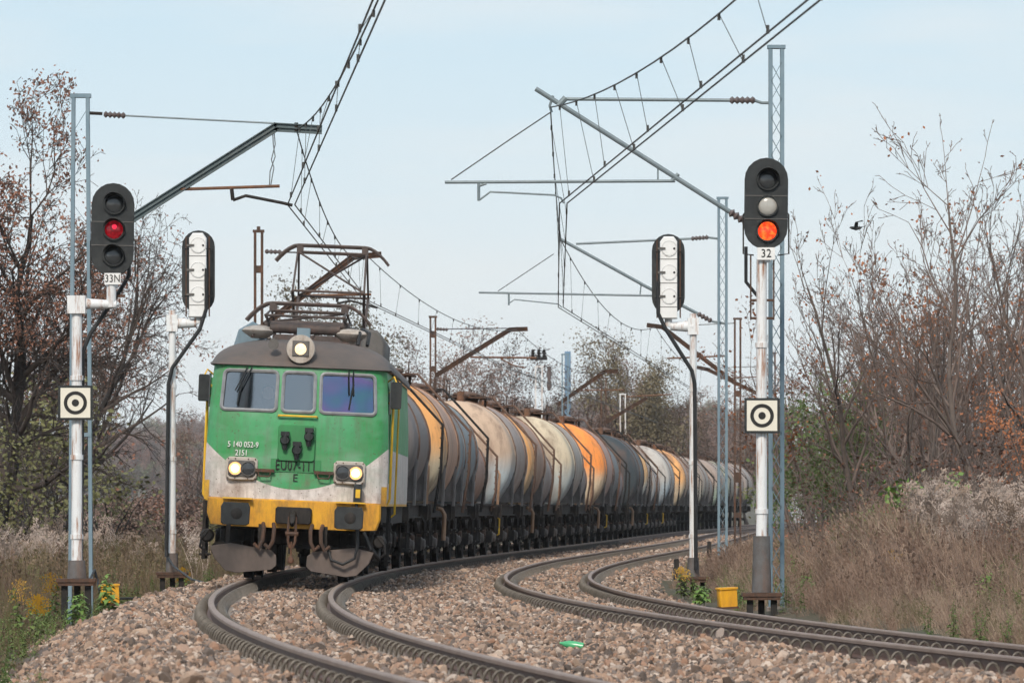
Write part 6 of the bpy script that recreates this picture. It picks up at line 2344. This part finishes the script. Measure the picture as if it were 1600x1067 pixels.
K = {}
K['bare_a'] = tree_kind(1, 9.0, 'bark', 'twig', 'leaf_rust', 0.03, 2, 0.08, stems=1, r0=0.085, spread=0.38, up=0.06, levels=4, fork=1.9, ratio=0.5, first=0.18, wob=0.10)
K['bare_b'] = tree_kind(2, 9.0, 'bark', 'twig', 'leaf_rust', 0.02, 2, 0.08, stems=4, r0=0.075, spread=0.40, up=0.06, levels=4, fork=1.75, ratio=0.5, wob=0.11)
K['bare_c'] = tree_kind(3, 9.0, 'bark', 'twig', 'leaf_rust', 0.03, 2, 0.08, stems=3, r0=0.10, spread=0.48, up=0.04, levels=4, fork=1.75, ratio=0.53, wob=0.13)
K['rusty'] = tree_kind(4, 6.0, 'bark', 'twig', 'leaf_rust', 0.65, 5, 0.09, stems=3, r0=0.06, spread=0.42, up=0.08, levels=3, fork=1.7, ratio=0.5, wob=0.12)
K['wide'] = tree_kind(6, 11.0, 'bark_dark', 'twig_dark', 'leaf_brown', 0.42, 2, 0.085, keep=lambda p: p.z > 4.8 and p.x < 3.2, stems=1, r0=0.17, spread=0.62, up=0.03, levels=4, fork=2.7,
                      ratio=0.60, first=0.15, wob=0.17, droop=0.05)
K['droopy'] = tree_kind(12, 9.0, 'bark_dark', 'twig_dark', 'leaf_brown', 0.05, 2, 0.10, stems=1, r0=0.13, spread=0.60, up=0.04, levels=4, fork=2.4, ratio=0.58, first=0.2, wob=0.15, droop=0.12)
K['mid_a'] = tree_kind(21, 9.0, 'bark_dark', 'twig_dark', 'leaf_mauve', 0.9, 7, 0.11, scat=0.25, stems=2, r0=0.17, spread=0.55, up=0.05, levels=4, fork=1.3, ratio=0.6, wob=0.15, twig_r=0.012)
K['mid_b'] = tree_kind(22, 9.0, 'bark_dark', 'twig_dark', 'leaf_mauve', 0.9, 7, 0.11, scat=0.25, stems=3, r0=0.15, spread=0.5, up=0.06, levels=4, fork=1.2, ratio=0.6, wob=0.14, twig_r=0.012)
K['mid_c'] = tree_kind(23, 9.0, 'bark_dark', 'twig_dark', 'leaf_drab', 0.9, 7, 0.11, scat=0.28, stems=2, r0=0.15, spread=0.5, up=0.06, levels=4, fork=1.25, ratio=0.6, wob=0.14, twig_r=0.011)
K['shrub_green'] = tree_kind(31, 3.6, 'bark', 'twig', 'leaf_green', 0.9, 5, 0.11, scat=0.16, stems=6, r0=0.04, spread=0.6, up=0.03, levels=3, fork=1.7, ratio=0.6, wob=0.15)
K['shrub_olive'] = tree_kind(32, 4.5, 'bark_dark', 'twig_dark', 'leaf_olive', 0.6, 3, 0.11, scat=0.18, stems=6, r0=0.05, spread=0.6, up=0.03, levels=3, fork=1.8, ratio=0.62, wob=0.15)
K['shrub_bare'] = tree_kind(33, 3.4, 'bark', 'twig', 'leaf_brown', 0.15, 2, 0.10, stems=9, r0=0.03, spread=0.5, up=0.05, levels=3, fork=1.5, ratio=0.55, wob=0.13)
K['sapling'] = tree_kind(34, 2.0, 'bark', 'twig', 'leaf_bright', 0.75, 3, 0.16, scat=0.08, stems=3, r0=0.02, spread=0.4, up=0.08, levels=2, fork=1.6, ratio=0.45, wob=0.10)


def tree(kind, px, s_, ptop, label, rz=None, sx=1.0, cat='tree', group='trees', name='bare_tree', dz=0.0):
    k = K[kind]
    X_, Y_ = (px - 800) / s_, F / s_
    z0 = float(ground_z(X_, Y_)) - 0.08 + dz
    top = P(0, ptop, s_).z
    sc = (top - z0) / k['h']
    r_ = thing(name, label, cat, (X_, Y_, z0), (0, 0, rng.uniform(0, 6.28) if rz is None else rz), group)
    r_.scale = (sc * sx, sc * sx, sc)
    mesh_obj('trunk', k['t'], r_)
    c = mesh_obj('crown', k['c'], r_)
    if k['l'] and len(k['l'].polygons):
        mesh_obj('leaves', k['l'], c)
    return r_


G = 'bare trees on the right bank'
for a in (('bare_a', 1337, 70, 325, 'slender bare sapling tree nearest the signal numbered 32, standing clear of the others'),
          ('bare_b', 1418, 72, 270, 'bare many-stemmed tree right of the slender bare tree'),
          ('bare_c', 1475, 66, 305, 'bare tree in the middle of the right-hand thicket'),
          ('bare_b', 1530, 70, 330, 'bare multi-stemmed tree left of the rightmost tree'),
          ('bare_c', 1600, 74, 150, 'tallest bare tree, cut by the right edge of the picture'),
          ('bare_a', 1560, 62, 260, 'straight bare tree behind the tallest one at the right edge'),
          ('bare_b', 1385, 58, 400, 'bare tree in the second row behind the slender tree'),
          ('bare_c', 1320, 54, 470, 'bare tree in the second row above the green bush'),
          ('bare_a', 1500, 52, 380, 'thin bare tree deep inside the right-hand thicket'),
          ('bare_b', 1590, 54, 390, 'bare tree deep in the thicket at the right edge'),
          ('bare_c', 1440, 60, 350, 'bare tree between the many-stemmed tree and the thicket'),
          ('bare_a', 1370, 64, 420, 'thin bare tree just right of the slender clear-standing one'),
          ('bare_b', 1290, 50, 500, 'low bare tree behind the rust-leaved tree'),
          ('bare_b', 1345, 48, 455, 'hazier bare tree at the back left of the thicket'), ('bare_c', 1420, 46, 420, 'hazier bare tree at the back of the thicket, left of centre'),
          ('bare_b', 1480, 47, 400, 'hazier bare tree at the back centre of the thicket'), ('bare_c', 1550, 45, 410, 'hazier bare tree at the back right of the thicket'),
          ('bare_b', 1500, 64, 290, 'dense bare tree in the centre front of the thicket'), ('bare_a', 1625, 68, 240, 'bare tree partly outside the right edge')):
    tree(*a, group=G)
tree('rusty', 1272, 60, 470, 'tree with hanging orange-brown leaves above the green bush', name='rust_leaved_tree', sx=0.9)
tree('rusty', 1460, 56, 400, 'orange-leaved tree tangled among the bare trees', name='rust_leaved_tree', sx=0.9)
tree('rusty', 1600, 80, 560, 'low orange-leaved tree at the right edge of the picture', name='rust_leaved_tree')
tree('rusty', 1535, 60, 330, 'tall tree holding scattered orange leaves near the right edge', name='rust_leaved_tree', sx=0.7)
for k, a in enumerate(((1285, 62, 615, 'dense green bush right of the tall lattice mast'), (1330, 60, 585, 'green bush under the slender bare tree'), (1385, 56, 610, 'green bush half hidden by bare stems'), (1262, 52, 650, 'green bush behind the tall lattice mast'))):
    tree('shrub_green', *a, cat='bush', group='green bushes', name='green_bush', sx=0.85)
for a in ((1450, 76, 640, 'leafless shrub among the stems of the right bank'), (1300, 74, 690, 'leafless shrub at the foot of the green bush'), (1540, 76, 650, 'leafless shrub near the right edge'),
          (1395, 78, 700, 'leafless shrub in front of the thicket'), (1590, 72, 620, 'leafless shrub at the right edge'), (1500, 68, 600, 'leafless shrub in the middle of the thicket'), (1350, 66, 650, 'leafless shrub below the slender bare tree'),
          (1290, 58, 600, 'tall leafless shrub behind the green bush'), (1420, 60, 560, 'tall leafless shrub among the bare trees, left'), (1480, 60, 550, 'tall leafless shrub among the bare trees, centre'),
          (1555, 62, 540, 'tall leafless shrub among the bare trees, right'), (1275, 90, 770, 'low leafless shrub in the brown weeds nearest the lattice mast'), (1330, 94, 800, 'low leafless shrub in the brown weeds below the green bush'),
          (1430, 90, 775, 'low leafless shrub in the brown weeds left of the pale reeds'), (1560, 96, 790, 'low leafless shrub in front of the pale reeds at the right'),
          (1375, 86, 745, 'low leafless shrub beside the bright saplings')):
    tree('shrub_bare', *a, cat='bush', group='leafless shrubs', name='bare_shrub', sx=1.2)
for a in ((1500, 82, 738, 'bright green leafed sapling above the pale reeds'), (1445, 80, 765, 'small bright sapling left of the pale reeds'), (1385, 82, 752, 'bright sapling among the brown weeds'), (1370, 84, 800, 'short bright sapling in the brown weeds')):
    tree('sapling', *a, cat='sapling', group='bright green saplings', name='sapling')

G = 'trees on the left bank'
tree('wide', -5, 66, 128, 'big spreading tree with brown leaves at the left edge', rz=0.0, group=G, name='broad_tree', sx=0.95)
tree('droopy', 95, 58, 300, 'dark bare tree with drooping twigs behind the left signals', rz=1.0, group=G, name='broad_tree', sx=0.72)
tree('wide', 20, 48, 330, 'spreading dark tree in the second row at the left', rz=2.0, group=G, name='broad_tree', sx=0.9)
for a in ((15, 60, 545, 'olive shrub at the left edge'), (70, 56, 600, 'olive shrub left of the signal numbered 33N'), (-10, 72, 660, 'low olive shrub at the left edge'), (155, 46, 690, 'low olive shrub behind the signal numbered 33N'), (1268, 47, 675, 'olive shrub between the lattice mast and the rust-leaved tree')):
    tree('shrub_olive', *a, cat='bush', group='olive shrubs', name='olive_shrub', sx=1.2)

G = 'trees behind the train'
for a in (('mid_c', 560, 36, 440, 'sparse grey-green tree behind the locomotive roof', 1.0), ('mid_a', 610, 33, 520, 'dark tree right of the locomotive roof', 0.8), ('mid_a', 745, 31, 508, 'broad mauve-brown tree behind the second rusty mast', 1.0),
          ('mid_b', 690, 30, 545, 'mauve-brown tree left of the broad one', 1.0), ('mid_b', 805, 29, 525, 'mauve-brown tree left of the blue tower', 1.0), ('mid_a', 930, 27, 520, 'brown tree right of the blue tower', 0.9),
          ('mid_c', 1000, 30, 525, 'olive-leaved tree behind the middle of the train', 1.0), ('mid_b', 955, 26, 545, 'brown tree between the tower and the olive tree', 1.0), ('mid_c', 1060, 26, 600, 'low olive tree behind the right white post', 1.1),
          ('mid_a', 1110, 24, 610, 'brown tree behind the second lattice mast', 1.0), ('mid_b', 1175, 23, 600, 'brown tree behind the far end of the train', 1.1), ('mid_a', 300, 27, 640, 'brown tree left of the locomotive cab', 0.8)):
    tree(a[0], a[1], a[2], a[3], a[4], sx=a[5], group=G, name='autumn_tree')

# far wood on a low rise
def hill_z(X, Y):
    return -1.5 + 36.0 * np.clip((np.asarray(Y) - 1750) / 750, 0, 1) ** 1.2 * (0.85 + 0.15 * np.sin(np.asarray(X) * 0.013 + 1.2))


hu = np.linspace(-420, 420, 40); hy = np.linspace(1700, 2850, 24)
hl = grid_mesh('hill', lambda u, Y: u, hu, hy, hill_z, 'soil')
tag(hl, 'low wooded rise far behind the railway', kind='structure')
segs, tips = None, None
far_src = []
for k, (lf, sd) in enumerate((('leaf_mauve', 61), ('leaf_brown', 62), ('leaf_olive', 63), ('leaf_mauve', 64))):
    sg, tp = gen_tree(sd, 9.0, stems=3, r0=0.15, spread=0.5, up=0.05, levels=3, fork=1.6, ratio=0.6, wob=0.15, twig_r=0.035)
    V = []; Fc = []; mi = []
    a_ = segs_mesh('far_tree', sg, 'twig_dark', lambda l: True)
    l_ = leaves_mesh('far_leaves', tp, 0.8, 3, 0.30, lf, sd, None, 0.35)
    V = [v.co[:] for v in a_.vertices]; Fc = [tuple(p.vertices) for p in a_.polygons]; mi = [0] * len(Fc)
    o = len(V)
    V += [v.co[:] for v in l_.vertices]; Fc += [tuple(i + o for i in p.vertices) for p in l_.polygons]; mi += [1] * (len(Fc) - len(mi))
    far_src.append(src_mesh('far_tree', V, Fc, ['twig_dark', lf], mi))
n = 1100
s_ = 1 / NR.uniform(1 / 4.8, 1 / 3.4, n)
px = NR.uniform(-150, 1750, n)
X, Y = (px - 800) / s_, F / s_
sc = NR.uniform(1.0, 1.9, n)
S = np.stack([sc * 1.1, sc * 1.1, sc], 1)
rot = np.stack([np.zeros(n), np.zeros(n), NR.uniform(0, 6.28, n)], 1)
scatter('far_wood', far_src, np.stack([X, Y, hill_z(X, Y) - 1.0], 1), rot, S, NR.randint(0, 4, n), 'hazy brown wood closing the horizon')
# brushwood under the trees
n = 420
s_ = NR.uniform(22, 44, n)
px = NR.uniform(-120, 1750, n)
X, Y = (px - 800) / s_, F / s_
kk = (X < T1(np.minimum(Y, 450)) - 6) | ((X > T2(np.minimum(Y, 450)) + 7) & (px > 1270))
X, Y = X[kk], Y[kk]; n = len(X)
sc = NR.uniform(0.16, 0.34, n)
S = np.stack([sc * 1.5, sc * 1.5, sc], 1)
rot = np.stack([np.zeros(n), np.zeros(n), NR.uniform(0, 6.28, n)], 1)
scatter('brushwood', far_src, np.stack([X, Y, ground_z(X, Y) - 0.2], 1), rot, S, NR.randint(0, 4, n), 'brown brushwood under the trees on both sides')

# ------------------------------------------------------------------ haze
b = MB()
b.box((0, 1450, 33.0), (1600, 3000, 72.0))
hz = b.build('haze', 'black', None, (0, 1450, 33.0), smooth=False)
hm = bpy.data.materials.new('haze_air'); hm.use_nodes = True
N = hm.node_tree.nodes; N.clear()
ho = N.new('ShaderNodeOutputMaterial'); pv = N.new('ShaderNodeVolumePrincipled')
pv.inputs['Color'].default_value = (0.93, 0.96, 1.0, 1); pv.inputs['Density'].default_value = 0.00009
hm.node_tree.links.new(pv.outputs[0], ho.inputs['Volume'])
hz.data.materials.clear(); hz.data.materials.append(hm)
tag(hz, 'thin pale blue autumn haze', kind='stuff')
